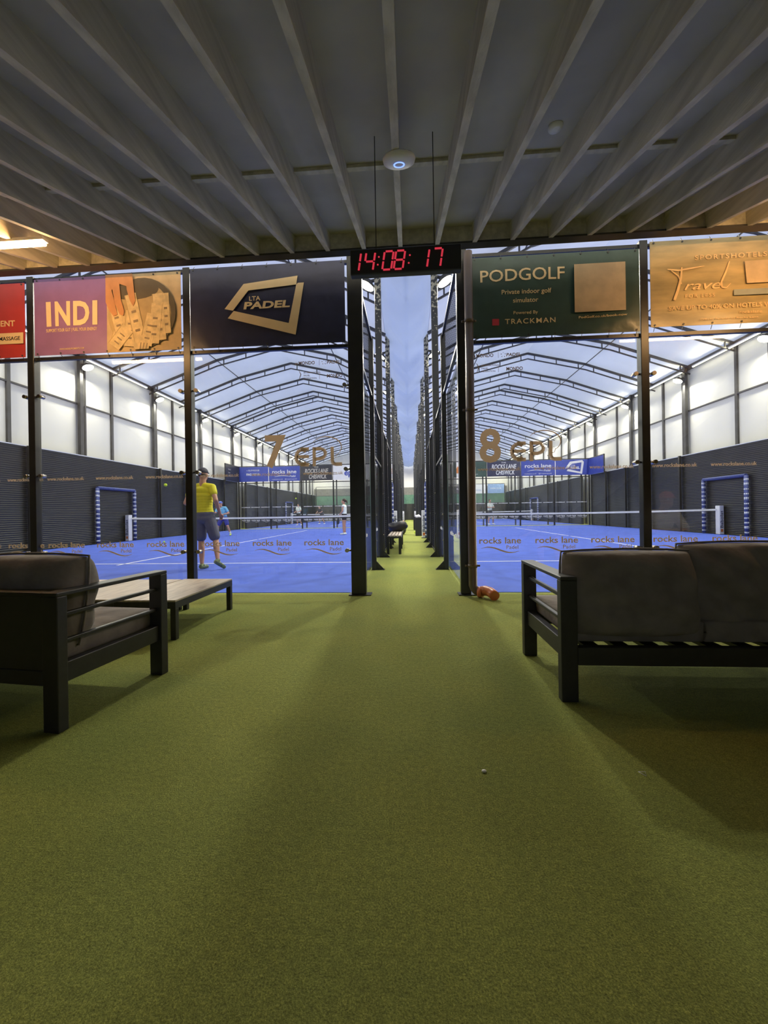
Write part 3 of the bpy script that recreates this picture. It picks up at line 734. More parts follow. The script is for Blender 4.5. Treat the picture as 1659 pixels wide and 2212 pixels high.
def ring(bm, x, z, r0, r1, y, a0=0, a1=2*math.pi, n=24, ex=1, mi=0):
    pts = [(x+ex*(r0+r1)/2*math.cos(a0+(a1-a0)*i/n), z+(r0+r1)/2*math.sin(a0+(a1-a0)*i/n)) for i in range(n+1)]
    ribbon(bm, pts, [abs(r1-r0)]*(n+1), y, mi)
panes = [(-6.82, -4.85, 'pane under the red banner'), (-4.75, -2.77, 'pane under the mauve banner'), (-2.68, -.71, 'pane with the large number 7'), (.73, 2.69, 'pane with the large number 8'), (2.78, 4.77, 'pane under the golden travel banner')]
YG = YF+.02; yl = -.012
for (x0, x1, nm) in panes:
    cx = (x0+x1)/2; t = thing('glass_pane', 'clear glass %s' % nm, 'glass pane', (cx, YG, 0), 0, 'glass panes of the front wall')
    b = BM(); box(b, x0-cx+.004, x1-cx-.004, -.006, .006, .02, 3.0); mk('glass', b, M['glass'], t)
    b = BM()
    cs = {-6.82: [-6.2, -5.55, -4.95], -4.75: [-4.40, -3.74, -3.075], -2.68: [-2.36, -1.70, -1.05], .73: [1.075, 1.73, 2.37], 2.78: [3.07, 3.72, 4.38]}[x0]
    for c in cs:
        w = .48 if c != -4.95 else .46
        wave_logo(b, c-cx, .52, .49, yl)
        text_into(b, 'www.rockslane.co.uk', c-cx, 1.47, .046, y=yl, w=.5, bold=.014)
    o = mk('lettering', b, M['sticker'], t)
    if x0 in (-2.68, .73):
        b = BM(); s = 1 if x0 > 0 else -1
        nx, nd = (-1.64, '7') if x0 < 0 else (.975, '8')
        text_into(b, nd, nx-cx, 1.585, .40, y=yl, w=.265 if nd == '7' else .255, bold=.035)
        mk('court_number', b, M['sticker'], t)
        # logo: rounded letters with a swoosh and a padel racket
        b = BM(); lx = (-1.39 if x0 < 0 else 1.22)-cx; z0 = 1.575; H = .235
        def arc_e(x):
            ring(b, x+.085, z0+H*.5, .068, .112, yl, R(50), R(310), 18, ex=.85); flat(b, [(x+.02, z0+H*.44), (x+.17, z0+H*.44), (x+.17, z0+H*.60), (x+.02, z0+H*.60)], yl)
            flat(b, [(x+.07, z0+H-.042), (x+.17, z0+H-.042), (x+.17, z0+H), (x+.07, z0+H)], yl-.0004); flat(b, [(x+.07, z0), (x+.17, z0), (x+.17, z0+.042), (x+.07, z0+.042)], yl-.0004)
        arc_e(lx)
        px = lx+.215; flat(b, [(px, z0-.0), (px+.04, z0-.0), (px+.04, z0+H), (px, z0+H)], yl)
        flat(b, [(px+.02, z0+H-.042), (px+.1, z0+H-.042), (px+.1, z0+H), (px+.02, z0+H)], yl-.0004); flat(b, [(px+.02, z0+.07), (px+.1, z0+.07), (px+.1, z0+.11), (px+.02, z0+.11)], yl-.0004)
        ring(b, px+.1, z0+.154, .04, .081, yl, -R(90), R(90), 12)
        qx = px+.225; flat(b, [(qx, z0+.06), (qx+.04, z0+.06), (qx+.04, z0+H), (qx, z0+H)], yl)
        ring(b, qx+.06, z0+.06, .018, .062, yl, R(180), R(270), 8); flat(b, [(qx+.055, z0-.002), (qx+.14, z0-.002), (qx+.14, z0+.042), (qx+.055, z0+.042)], yl-.0004)
        n = 20; pts = [(px-.1+.5*math.sin(R(-10)+R(120)*i/n)*.86, z0+H-.07+.16*math.sin(R(20)+R(150)*i/n)) for i in range(n+1)]
        ex = lx+.57
        rk = []; ex2 = px+.17
        for i in range(n+1):
            a = R(150)-R(195)*i/n; rk.append((ex2+.0+.19*math.cos(a), z0+.23+.13*math.sin(a)))
        ribbon(b, rk, [.004+.010*math.sin(i/n*math.pi) for i in range(n+1)], yl)
        ribbon(b, [(ex2+.13, z0+.145), (ex2+.115, z0+.10), (ex2+.06, z0+.09), (ex2+.03, z0+.055)], [.006]*4, yl)
        for i in range(3):
            for j in range(3): 
                x_, z_ = ex2+.06+.022*i, z0+.12+.022*j; flat(b, [(x_, z_), (x_+.006, z_), (x_+.006, z_+.006), (x_, z_+.006)], yl)
        mk('logo', b, M['sticker'], t)
        # sponsor marks near the top of the pane
        b = BM(); bx = (-1.33 if x0 < 0 else .83)-cx
        for (dx, dz, s_, w_, h_) in ((.0, 2.83, 'MONDO', .2, .042), (.35, 2.83, 'PADEL', .17, .038), (.35, 2.66, 'MONDO', .19, .042)):
            text_into(b, s_, bx+dx, dz, h_, y=yl, w=w_, align='l', bold=.03, shear=.15 if s_ == 'PADEL' else 0)
        for i in range(3): flat(b, [(bx-.045+.012*i, 2.83), (bx-.038+.012*i, 2.83), (bx-.038+.012*i, 2.855), (bx-.045+.012*i, 2.855)], yl)
        for i, s_ in enumerate(('INTERNATIONAL', 'PADEL', 'FEDERATION')): text_into(b, s_, bx+.06, 2.72-.035*i, .02, y=yl, align='l', bold=.01)
        ribbon(b, [(bx+.0, 2.76), (bx+.025, 2.71), (bx+.0, 2.64)], [.004, .01, .004], yl)
        for i in range(5):
            a = R(90+72*i); beam(b, (bx+.315+.02*math.cos(a), yl, 2.85+.02*math.sin(a)), (bx+.315+.03*math.cos(a), yl, 2.85+.03*math.sin(a)), .002, .008)
        for zz in (2.85, 2.68): flat(b, [(bx+.255, zz-.035), (bx+.258, zz-.035), (bx+.258, zz+.035), (bx+.255, zz+.035)], yl)
        mk('sponsor_marks', b, M['sticker_g'], t)

# ---- front banners with wrinkles
def wr(seed, amp=.008):
    rnd = random.Random(seed); ks = [(rnd.uniform(2, 7), rnd.uniform(-4, 4), rnd.uniform(0, 6)) for _ in range(5)]
    return lambda x, z: amp*sum(math.sin(a*x+b_*z+c) for a, b_, c in ks)/2.2
def banner(x0, x1, z0, z1, m, label, seed, mats=None, split=None):
    cx = (x0+x1)/2; t = thing('banner', label, 'banner', (cx, YF-.05, z0), 0, 'advertising banners above the front glass')
    w, h = x1-x0, z1-z0; fn0 = wr(seed); nx, nz = 48, 24
    edge = lambda x, z: max(0, min(1, min(w/2-abs(x), z, h-z)/.12))
    fn = lambda x, z: fn0(x, z)*edge(x, z)
    b = BM()
    for side, off in ((0, 0), (1, .004)):
        vs = [[b.verts.new((-w/2+w*i/nx, fn(-w/2+w*i/nx, h*j/nz)+off, h*j/nz)) for i in range(nx+1)] for j in range(nz+1)]
        for j in range(nz):
            for i in range(nx):
                q = (vs[j][i], vs[j][i+1], vs[j+1][i+1], vs[j+1][i]); f = b.faces.new(q if side == 0 else q[::-1]); f.smooth = True
                if mats and split is not None and (-w/2+w*(i+.5)/nx) > split: f.material_index = 1
    mk('sheet', b, mats or m, t, recalc=False)
    b = BM()
    nE = 7
    for i in range(nE):
        x = -w/2+.04+(w-.08)*i/(nE-1)
        for zz, s in ((h-.02, 1), (.02, -1)):
            tube(b, [(x, -.006, zz), (x, -.002, zz)], .011, 10); beam(b, (x, -.004, zz), (x+.004, .03, zz+s*.06), .005, .005)
    mk('eyelets', b, M['darksteel'], t)
    return t, w, h, fn
L_ = -.0035
# red banner
t, w, h, fn = banner(-6.8, -4.86, 3.05, 4.0, M['bn_red'], 'red banner reading MENT with a pale massage strip beneath', 1)
b = BM(); text_into(b, 'MENT', w/2-.13, .40, .075, y=L_, align='r', fn=fn, bold=.025); mk('lettering', b, M['cream'], t)
b = BM(); n = 12
flat(b, [(w/2-1.1, .17), (w/2-.01, .17), (w/2-.01, .31), (w/2-1.1, .31)], L_-.012, fn=None); mk('pale_strip', b, M['cream'], t)
b = BM(); text_into(b, 'SPORTS MASSAGE', w/2-.05, .215, .05, y=L_-.015, align='r', bold=.008); mk('dark_lettering', b, M['bn_black'], t)
# mauve banner
t, w, h, fn = banner(-4.73, -2.79, 3.06, 4.03, None, 'mauve INDI banner with a printed picture of a hand over sachets', 2, [M['bn_purple'], mat('cream_backdrop', (.62, .45, .25, 1))], .0)
b = BM(); text_into(b, 'I', -.80, .375, .30, y=L_, w=.065, fn=fn, bold=.05, align='l'); text_into(b, 'N', -.68, .375, .30, y=L_, w=.2, fn=fn, bold=.05, align='l')
text_into(b, 'D', -.44, .375, .30, y=L_, w=.21, fn=fn, bold=.05, align='l'); text_into(b, 'I', -.19, .375, .30, y=L_, w=.065, fn=fn, bold=.05, align='l')
text_into(b, 'SUPPORT YOUR GUT | FUEL YOUR ENERGY', -.47, .29, .042, y=L_, w=.68, fn=fn, bold=.006)
text_into(b, 'WWW.INDISUPPLEMENTS.COM', -.47, .06, .022, y=L_, w=.33, fn=fn, bold=.004)
mk('lettering', b, M['cream'], t)
mp = [mat('dark_bowl_print', (.13, .10, .06, 1)), mat('sachet_print', (.74, .56, .30, 1), var=.15, vscale=14), mat('hand_print', (.62, .29, .12, 1), var=.1), mat('ink_print', (.28, .20, .12, 1)), mat('sachet_shade_print', (.52, .37, .18, 1))]
b = BM(); y = L_-.008
flat(b, [(.47+.44*math.cos(R(a)), .47+.44*math.sin(R(a))) for a in range(0, 360, 12)], y, 0)
flat(b, [(.44+.41*math.cos(R(a)), .45+.41*math.sin(R(a))) for a in range(0, 360, 12)], y-.002, 4)
flat(b, [(.36+.48*math.cos(R(a))*.7, .76+.2*math.sin(R(a))*.6) for a in range(0, 360, 20)], y-.003, 0)
def sachet(x, z, L, w_, a, k):
    c_, s_ = math.cos(R(a)), math.sin(R(a)); P = lambda u, v: (max(.012, x+u*c_-v*s_), max(.015, z+u*s_+v*c_))
    flat(b, [P(-w_/2, 0), P(w_/2, 0), P(w_/2, L), P(-w_/2, L)], y-.004-.001*k, 1)
    flat(b, [P(-w_/2, .0), P(-w_/2+.01, .0), P(-w_/2+.01, L), P(-w_/2, L)], y-.0045-.001*k, 4)
    for q in range(3): flat(b, [P(-w_/5, L*.2+q*L*.2), P(w_/5, L*.2+q*L*.2), P(w_/5, L*.25+q*L*.2), P(-w_/5, L*.25+q*L*.2)], y-.0055-.001*k, 3)
for k, (x, z, L, w_, a) in enumerate(((.12, .08, .42, .16, -18), (.30, .06, .45, .14, -4), (.22, .12, .50, .14, 14), (.80, .2, .5, .1, 3), (.72, .12, .58, .14, 4), (.45, .12, .6, .15, 12), (.1, .06, .3, .18, -40), (.62, .08, .5, .15, -6), (.52, .06, .4, .16, -14), (.58, .02, .2, .3, 82))): sachet(x, z, L, w_, a, k)
for k, pts in enumerate(([(.01, .96), (.36, .96), (.37, .85), (.30, .80), (.20, .84), (.01, .72)], [(.01, .80), (.07, .84), (.13, .60), (.16, .46), (.11, .44), (.05, .52), (.01, .62)], [(.09, .86), (.19, .86), (.21, .64), (.25, .50), (.24, .44), (.19, .46), (.13, .60)], [(.28, .88), (.37, .90), (.385, .74), (.40, .62), (.37, .55), (.33, .62), (.29, .76)])):
    flat(b, pts, y-.013-.001*k, 2)
mk('printed_picture', b, mp, t)
# navy LTA banner
t, w, h, fn = banner(-2.67, -.735, 3.06, 4.05, M['bn_navy'], 'navy LTA PADEL banner with a slanted pale frame', 3)
def nv(px, py):   # photo pixels of the emblem to banner coordinates (flat, at its place on the wall)
    cxp = (px-829.5)/830; a = math.atan(cxp)-th; X = math.tan(a)*4.6; hz = 1105.1-.0157*(px-884)
    zf = 4.6*math.cos(th)-X*math.sin(th)
    return (X-(-2.67-.735)/2, 1+(hz-py)/830*zf-3.06)
b = BM()
flat(b, [nv(*p) for p in ((493.5, 669), (535, 615), (651.5, 597), (648.5, 616), (545, 629), (511, 672.5))], L_-.012)
flat(b, [nv(*p) for p in ((648.5, 616), (652, 612.5), (665, 611.5), (645.5, 724), (500, 689), (513, 673), (631, 699))], L_-.012)
q0, q1 = nv(546.5, 650), nv(574, 638); text_into(b, 'LTA', q0[0], nv(548, 651)[1], .055, y=L_-.012, w=.14, align='l', bold=.02)
q = nv(534, 669); q2 = nv(634, 668); text_into(b, 'PADEL', q[0], q[1], .085, y=L_-.012, w=q2[0]-q[0], align='l', bold=.05, shear=.12)
mk('lettering', b, M['cream'], t)
# green PODGOLF banner
t, w, h, fn = banner(.775, 2.68, 3.03, 3.98, M['bn_green'], 'dark green PODGOLF banner with a blank pale square', 4)
b = BM(); text_into(b, 'PODGOLF', -.85, .655, .145, y=L_, w=.97, align='l', fn=fn, bold=.012)
text_into(b, 'Private indoor golf', -.32, .50, .055, y=L_, w=.57, fn=fn, bold=.008); text_into(b, 'simulator', -.33, .40, .055, y=L_, w=.29, fn=fn, bold=.008)
text_into(b, 'Powered By', -.33, .265, .038, y=L_, w=.28, fn=fn); text_into(b, 'TRACKMAN', -.28, .155, .06, y=L_, w=.58, fn=fn, bold=.01, space=1.2)
text_into(b, 'PodGolf.co.uk/book-now', .54, .185, .028, y=L_, w=.53, fn=fn, bold=.012)
mk('lettering', b, M['cream'], t)
b = BM(); flat(b, [(.22, .245), (.79, .245), (.79, .80), (.22, .80)], L_-.014); mk('pale_square', b, mat('dull_cream_print', (.55, .42, .27, 1)), t)
b = BM(); flat(b, [(-.72, .14), (-.64, .14), (-.64, .215), (-.72, .215)], L_-.002, fn=fn); mk('red_mark', b, M['redprint'], t)
# golden travel banner
M['travel'] = mat('golden_beach_print', (.33, .26, .13, 1), .3, vscale=2.4, col2=(.66, .49, .23, 1), stretch=(.6, 1, 2.4), detail=6)
t, w, h, fn = banner(2.80, 4.76, 3.07, 4.05, M['travel'], 'golden beach-print travel banner promising 40% off hotels', 5)
b = BM(); text_into(b, 'SPORTSHOTELS.', -.50, .735, .055, y=L_-.01, w=.80, align='l', space=1.25, bold=.006)
text_into(b, 'rave', -.62, .40, .105, y=L_-.01, w=.40, align='l', shear=.35, bold=.004)
ribbon(b, [(-.80, .645), (-.68, .625), (-.52, .645), (-.40, .66)], [.012, .02, .016, .006], L_-.012); ribbon(b, [(-.645, .66), (-.655, .54), (-.69, .40), (-.73, .29)], [.016, .022, .028, .03], L_-.013)
ribbon(b, [(-.76, .63), (-.68, .56), (-.65, .47)], [.008, .014, .012], L_-.012)
ribbon(b, [(-.13, .70), (-.17, .58), (-.22, .47), (-.215, .41), (-.17, .40), (-.12, .45)], [.012, .018, .02, .018, .012, .006], L_-.012)
text_into(b, 'FOR LESS', -.61, .31, .042, y=L_-.01, w=.32, align='l', space=1.3)
text_into(b, 'SAVE UP TO 40% ON HOTELS WORLDWIDE', -.79, .175, .05, y=L_-.01, w=1.5, align='l', bold=.006)
text_into(b, 'rockslane', -.03, .105, .035, y=L_-.01, w=.24, align='l'); text_into(b, 'Official Partner of Rocks Lane', -.45, .05, .02, y=L_-.01, w=.62, align='l')
mk('lettering', b, mat('peach_print', (.92, .62, .30, 1), .5), t)
b = BM(); flat(b, [(.05, .44), (.60, .44), (.62, .69), (.03, .69)], L_-.014); mk('pale_panel', b, mat('sandy_print', (.62, .45, .26, 1), .5), t)
b = BM(); flat(b, [(-.09, .31), (.60, .31), (.60, .375), (-.09, .375)], L_-.014); mk('grey_button', b, mat('blue_grey_print', (.32, .34, .30, 1), .5), t)

# ================================================================ LOUNGE CEILING ITEMS
def warm_tube(x, label):
    y = 3.325; zc = cz(y)-.03
    t = thing('tube_light', label, 'lamp', (x, y, zc), 0, 'warm tube lights under the ceiling joists')
    b = BM(); box(b, -.76, .76, -.03, .03, -.0, .03); mk('housing', b, M['white'], t)
    b = BM(); tube(b, [(-.75, 0, -.02), (.75, 0, -.02)], .022, 10); mk('tube', b, M['tube'], t)
warm_tube(-4.06, 'warm glowing tube light under the joists near the mauve banner')
warm_tube(3.96, 'warm glowing tube light under the joists near the travel banner')
# wireless access point on the middle joist
y = 2.45; zc = cz(y)
t = thing('access_point', 'round white ceiling disc with a small blue light on the middle joist', 'access point', (-.03, y, zc))
b = BM(); tube(b, [(0, 0, .0), (0, 0, -.008), (0, 0, -.025), (0, 0, -.035), (0, 0, -.038)], [.1, .105, .1, .07, .01], 32); mk('body', b, M['white'], t)
b = BM()
for i in range(24):
    a0, a1 = 2*math.pi*i/24, 2*math.pi*(i+1)/24
    beam(b, (.032*math.cos(a0), .032*math.sin(a0), -.0385), (.032*math.cos(a1), .032*math.sin(a1), -.0385), .007, .003)
mk('light_ring', b, M['blue_led'], t)
for o in (t,): o.rotation_euler = (-math.atan(-SL), 0, 0)
b = BM(); tube(b, [(0, 0, 0), (0, 0, -.02), (0, 0, -.03)], [.045, .045, .02], 16)
o = mk('smoke_detector', b, M['white'], loc=(.98, 2.55, cz(2.55)+JD)); tag(o, 'small white detector on the ceiling boards beside the disc', 'detector')
# hanging digital clock
t = thing('digital_clock', 'hanging black digital clock with red digits 14:08:17', 'clock', (0, 2.5, 2.555))
b = BM(); box(b, -.36, .36, 0, .05, 0, .165); mk('case', b, M['black'], t, bevel=.006)
SEG = {'0': 'abcdef', '1': 'bc', '4': 'bcfg', '7': 'abc', '8': 'abcdefg'}
b = BM(); hD, wD, tk = .118, .052, .0105
def digit(x, ch):
    z0 = .022; sk = .14
    def pt(u, v): return (x+u+(v)*sk, z0+v)
    P = {'a': ((.006, hD), (wD-.006, hD)), 'g': ((.006, hD/2), (wD-.006, hD/2)), 'd': ((.006, 0), (wD-.006, 0)), 'f': ((0, hD/2+.006), (0, hD-.006)), 'e': ((0, .006), (0, hD/2-.006)), 'b': ((wD, hD/2+.006), (wD, hD-.006)), 'c': ((wD, .006), (wD, hD/2-.006))}
    for s_ in SEG[ch]: ribbon(b, [pt(*P[s_][0]), pt(*P[s_][1])], [tk, tk], -.003, t=.004)
for x, ch in ((-.345, '1'), (-.262, '4'), (-.155, '0'), (-.088, '8'), (.052, '1'), (.128, '7')): digit(x+.02, ch)
for x in (-.185, -.005):
    for v in (.035, .085): flat(b, [(x+.02+v*.14+.005*math.cos(R(a)), .022+v+.005*math.sin(R(a))) for a in range(0, 360, 45)], -.003, t=.004)
bmesh.ops.scale(b, vec=(1.12, 1, 1), verts=b.verts)
mk('digits', b, M['red_led'], t)
for sx_ in (-1, 1):
    b = BM(); tube(b, [(sx_*.19, .02, .165), (sx_*.19, .02, cz(2.52)+JD-2.555)], .003, 6); mk('hanging_wire', b, M['black'], t)

# ================================================================ DRAINPIPE
t = thing('drainpipe', 'brown drainpipe with a terracotta elbow beside the walkway', 'drainpipe', (.725, YF-.13, 0))
b = BM(); tube(b, [(0, 0, 4.0), (0, 0, .13), (.012, -.008, .10), (.035, -.022, .075), (.07, -.04, .062)], .05, 18); mk('downpipe', b, M['pipe'], t)
for z in (2.17, .36, 3.2):
    b = BM(); tube(b, [(0, 0, z-.02), (0, 0, z+.02)], .055, 18); tube(b, [(.055, 0, z), (.085, 0, z)], .012, 8); tube(b, [(-.055, 0, z), (-.085, 0, z)], .012, 8); mk('bracket', b, M['pipe'], t)
b = BM(); tube(b, [(.06, -.035, .064), (.1, -.06, .064)], .063, 18); tube(b, [(.09, -.05, .075), (.13, -.075, .085), (.17, -.11, .078), (.195, -.155, .062), (.205, -.20, .05)], [.056]*5, 18); mk('elbow', b, M['terracotta'], t)

# ================================================================ FURNITURE
def pillow(name, w, d, h, parent, loc, rot=(0, 0, 0), seed=0, flatness=.5, label=None, mat_=None):
    rnd = random.Random(seed); b = BM(); n = 22
    ph = [(rnd.uniform(3, 9), rnd.uniform(3, 9), rnd.uniform(0, 6)) for _ in range(6)]
    def P(u, v, s):
        e = max(0, (1-abs(u)**2.8))*max(0, (1-abs(v)**2.8)); t_ = e**flatness
        wn = sum(math.sin(a*u+c*v+p) for a, c, p in ph)*.03
        crease = .05*math.exp(-((abs(u)+abs(v)-1.65)**2)/.012)
        pinch = 1-.05*(abs(u)*abs(v))**2
        return (u*w/2*pinch, v*d/2*pinch, s*h/2*(t_*(1+wn*2)-crease*t_))
    for s in (-1, 1):
        vs = [[b.verts.new(P(-1+2*i/n, -1+2*j/n, s)) for i in range(n+1)] for j in range(n+1)]
        for j in range(n):
            for i in range(n):
                q = (vs[j][i], vs[j][i+1], vs[j+1][i+1], vs[j+1][i]); f = b.faces.new(q if s > 0 else q[::-1]); f.smooth = True
    bmesh.ops.remove_doubles(b, verts=b.verts, dist=.0005)
    o = mk(name, b, mat_ or M['cushion'], parent, loc=loc, recalc=False); o.rotation_euler = rot
    sm = o.modifiers.new('subdivision', 'SUBSURF'); sm.levels = 1; sm.render_levels = 1
    b = BM(); pts = []
    for (a, c) in ((-1, -1), (1, -1), (1, 1), (-1, 1)):
        pts.append((a*w/2*.955, c*d/2*.955, 0))
    pts = [Vector(p) for p in pts]; loop = []
    for i in range(4):
        for k in range(6):
            q = pts[i].lerp(pts[(i+1) % 4], k/6); u, v = q.x/(w/2), q.y/(d/2); m_ = max(abs(u), abs(v)); q = q/m_*1.0
            u, v = q.x/(w/2), q.y/(d/2); q *= (1-.05*(abs(u)*abs(v))**2); loop.append(q)
    loop.append(loop[0]); tube(b, loop, .006, 6); mk('piping', b, M['cushion'], o)
    return o
def box_cushion(name, x0, x1, y0, y1, z0, z1, parent, seed=0):
    b = BM(); n = 14; cx, cy, cz_ = (x0+x1)/2, (y0+y1)/2, (z0+z1)/2; w, d, h = x1-x0, y1-y0, z1-z0
    rnd = random.Random(seed); p = [rnd.uniform(0, 6) for _ in range(4)]
    ret = bmesh.ops.create_cube(b, size=1); bmesh.ops.subdivide_edges(b, edges=b.edges, cuts=n, use_grid_fill=True)
    for v in b.verts:
        u, q, s = v.co.x*2, v.co.y*2, v.co.z*2
        bulge = (1-u**4)*(1-q**4)
        x = u*w/2*(1-.02*(1-s*s < .1)); yy = q*d/2
        z = s*(h/2-.012) + (.018*bulge*s if s > 0 else 0) + (.006*math.sin(7*u+p[0])*math.sin(6*q+p[1])*bulge if s > .9 else 0)
        if abs(s) < .95:
            x += .010*(1-s*s)*(1 if u > .99 else -1 if u < -.99 else 0); yy += .010*(1-s*s)*(1 if q > .99 else -1 if q < -.99 else 0)
        v.co = (x, yy, z)
    for f in b.faces: f.smooth = True
    o = mk(name, b, M['cushion'], parent, loc=(cx, cy, cz_)); return o

def sofa(name, label, loc, rz, length, side, back_panel, ncush, cz_list, th_=.24):
    """origin at the outer rear corner of the visible arm on the floor; sofa faces +Y, runs along side*X"""
    t = thing(name, label, 'sofa', loc, rz); s = side
    A, D = .085, .70; H = .65
    def bx(n, x0, x1, y0, y1, z0, z1, bv=.004, m=None):
        b = BM(); xa, xb = sorted((s*x0, s*x1)); box(b, xa, xb, y0, y1, z0, z1); return mk(n, b, m or M['frame'], t, bevel=bv)
    for x0 in (0, length-A):
        bx('leg', x0, x0+A, 0, .05, 0, H-.02); bx('leg', x0, x0+A, D-.055, D, 0, H-.02)
        bx('armrest', x0, x0+A, 0, D, H-.02, H)
        bx('arm_bar', x0+A*.35, x0+A*.65, .05, D-.055, .525, .545); bx('arm_bar', x0+A*.35, x0+A*.65, .05, D-.055, .40, .418)
        bx('side_rail', x0+.02, x0+A-.02, .05, D-.055, .215, .31)
    bx('back_rail', A, length-A, .0, .045, .19 if not back_panel else .215, .285)
    bx('front_rail', A, length-A, D-.045, D, .215, .30)
    if back_panel:
        bx('back_panel', A, length-A, .005, .04, .285, H-.02, .002); bx('top_rail', A, length-A, 0, .045, H-.02, H)
    else:
        pass
    b = BM(); n = int(length/.16)
    for i in range(n):
        x = A+.05+(length-2*A-.12)*i/(n-1); xa, xb = sorted((s*x, s*(x+.075))); box(b, xa, xb, .045, D-.045, .262, .28)
    mk('seat_slats', b, M['frame'], t)
    cw = (length-2*A-.01)/ncush
    for i in range(ncush):
        x0 = A+.005+cw*i; xa, xb = sorted((s*x0, s*(x0+cw-.005)))
        box_cushion('seat_cushion', xa, xb, .06, D+.0, .285, .415, t, i)
    for i in range(ncush):
        x0 = A+.005+cw*i; c = s*(x0+cw/2); dz, tilt, dx, yy = cz_list[i]
        pillow('back_cushion', cw+.05, .47, th_, t, (c+dx, yy, .575+dz), (R(90-tilt), 0, 0), seed=i+3, flatness=.36)
    return t
# armchair-width sofa near the viewer on court seven's side (rear-outer corner at X=-1.62)
sofa('sofa', 'black framed sofa with solid back panel and taupe cushions beside the low tables', (-1.625, 1.665, 0), R(-6), 1.45, -1, True, 2, [(-.0, 8, .01, .20), (-.0, 8, 0, .20)], .31)
sofa('sofa', 'black framed sofa seen from its open slatted back, with taupe cushions', (.775, 2.045, 0), R(0), 2.15, 1, False, 3, [(-.03, 7, -.025, .11), (.0, 5, -.04, .17), (-.0, 6, 0, .15)])

def low_table(x0, x1, y0, y1, label):
    t = thing('low_table', label, 'table', ((x0+x1)/2, (y0+y1)/2, 0), 0, 'low lounge tables'); w, d, H = (x1-x0)/2, (y1-y0)/2, .32
    b = BM(); box(b, -w, w, -d, d, H-.015, H); n = max(3, int(round(2*w/.09)))
    mk('tabletop', b, M['tabletop'], t, bevel=.003)
    for (a, c, e, f) in ((-w, w, -d, -d+.035), (-w, w, d-.035, d), (-w, -w+.035, -d+.035, d-.035), (w-.035, w, -d+.035, d-.035)):
        b = BM(); box(b, a, c, e, f, H-.07, H-.015); mk('apron', b, M['frame'], t)
    for sx in (-1, 1):
        for sy in (-1, 1):
            b = BM(); xa, xb = sorted((sx*w, sx*(w-.045))); ya, yb = sorted((sy*d, sy*(d-.045))); box(b, xa, xb, ya, yb, 0, H-.07); mk('leg', b, M['frame'], t, bevel=.003)
low_table(-2.40, -1.88, 2.96, 3.95, 'low wood-topped table nearer the walkway, beside the sofa')
low_table(-3.38, -2.42, 2.98, 3.93, 'low wood-topped table pushed against the outer side of another table')

# scraps on the turf
b = BM(); ellip(b, (0, 0, .004), (.010, .007, .005), 8, 6); o = mk('paper_scrap', b, M['white'], loc=(.27, 1.49, 0)); tag(o, 'tiny white scrap lying on the turf in the open', 'litter')
b = BM(); tube(b, [(-.012, .01, .004), (.014, .012, .004), (.004, -.012, .004), (-.012, .01, .004)], .0012, 5); o = mk('twisted_tie', b, M['white'], loc=(.86, 1.50, 0)); tag(o, 'small bent white tie lying on the turf near the sofa leg', 'litter')

# ================================================================ WALKWAY ITEMS
t = thing('bench', 'dark slatted bench along the court seven side of the walkway', 'bench', (-.36, 10.3, 0))
for i in range(4): b = BM(); box(b, -.15+.08*i, -.15+.08*i+.06, -1.3, 1.5, .42, .445); mk('slat', b, M['tabletop'], t)
for yy in (-1.25, .1, 1.4):
    for xx in (-.15, .13):
        b = BM(); box(b, xx-.03, xx+.03, yy-.03, yy+.03, 0, .42); mk('leg', b, M['steel'], t)
b = BM(); box(b, -.17, .17, -1.3, 1.5, .38, .42); mk('frame', b, M['steel'], t)
def bag(loc, label, s=1.0, m=None, rz=0):
    t = thing('sports_bag', label, 'bag', loc, rz)
    b = BM(); n = 9; pts = [(0, -.32*s+.64*s*i/(n-1), .14*s+.03*math.sin(i)) for i in range(n)]; tube(b, pts, [.05*s, .12*s, .15*s, .16*s, .15*s, .15*s, .14*s, .1*s, .05*s], 14)
    for v in b.verts: v.co.z = max(0, v.co.z)
    mk('body', b, m or M['black'], t)
    b = BM(); tube(b, [(0, -.15*s, .27*s), (.02, -.08*s, .36*s), (.02, .08*s, .36*s), (0, .15*s, .27*s)], .012*s, 6); mk('handle', b, M['rubber'], t)
bag((-.34, 10.9, .445), 'black sports bag slumped on the slatted bench', .95, rz=1.1)
bag((-.38, 17.0, 0), 'black sports bag on the turf past the bench', 1.2, rz=.3)
bag((-.33, 18.6, 0), 'grey sports bag on the turf behind another bag', 1.0, mat('grey_bag_fabric', (.12, .12, .12, 1)), .2)
def bin_(loc, label, h=.7, w=.16):
    t = thing('litter_bin', label, 'bin', loc, 0)
    b = BM(); prism(b, [(-w, -w), (w, -w), (w, w), (-w, w)], 'z', 0, h); mk('body', b, M['black'], t, bevel=.02)
    b = BM(); box(b, -w-.01, w+.01, -w-.01, w+.01, h, h+.03); mk('rim', b, M['rubber'], t)
bin_((.40, 15.9, 0), 'tall black bin beside the white net post in the walkway')
bin_((.36, 21.0, 0), 'black bin further along the court eight side of the walkway', .75, .14)
for i, (dx, dy, c) in enumerate(((-.05, 0, 'white towel draped on top of the tall black bin'), )):
    b = BM(); ellip(b, (0, 0, .06), (.13, .12, .08), 12, 8); 
    for v in b.verts: v.co.x += .02*math.sin(v.co.z*60+v.co.y*30); v.co.z = max(0, v.co.z + .015*math.sin(v.co.x*50))
    ret = BM(); o = mk('towel', b, M['white'], loc=(.40+dx, 15.9, .73)); tag(o, c, 'towel'); ret.free()
def ball(loc, label):
    b = BM(); ellip(b, (0, 0, 0), (.034, .034, .034), 14, 10); o = mk('tennis_ball', b, M['ball'], loc=loc); tag(o, label, 'ball', 'yellow balls')
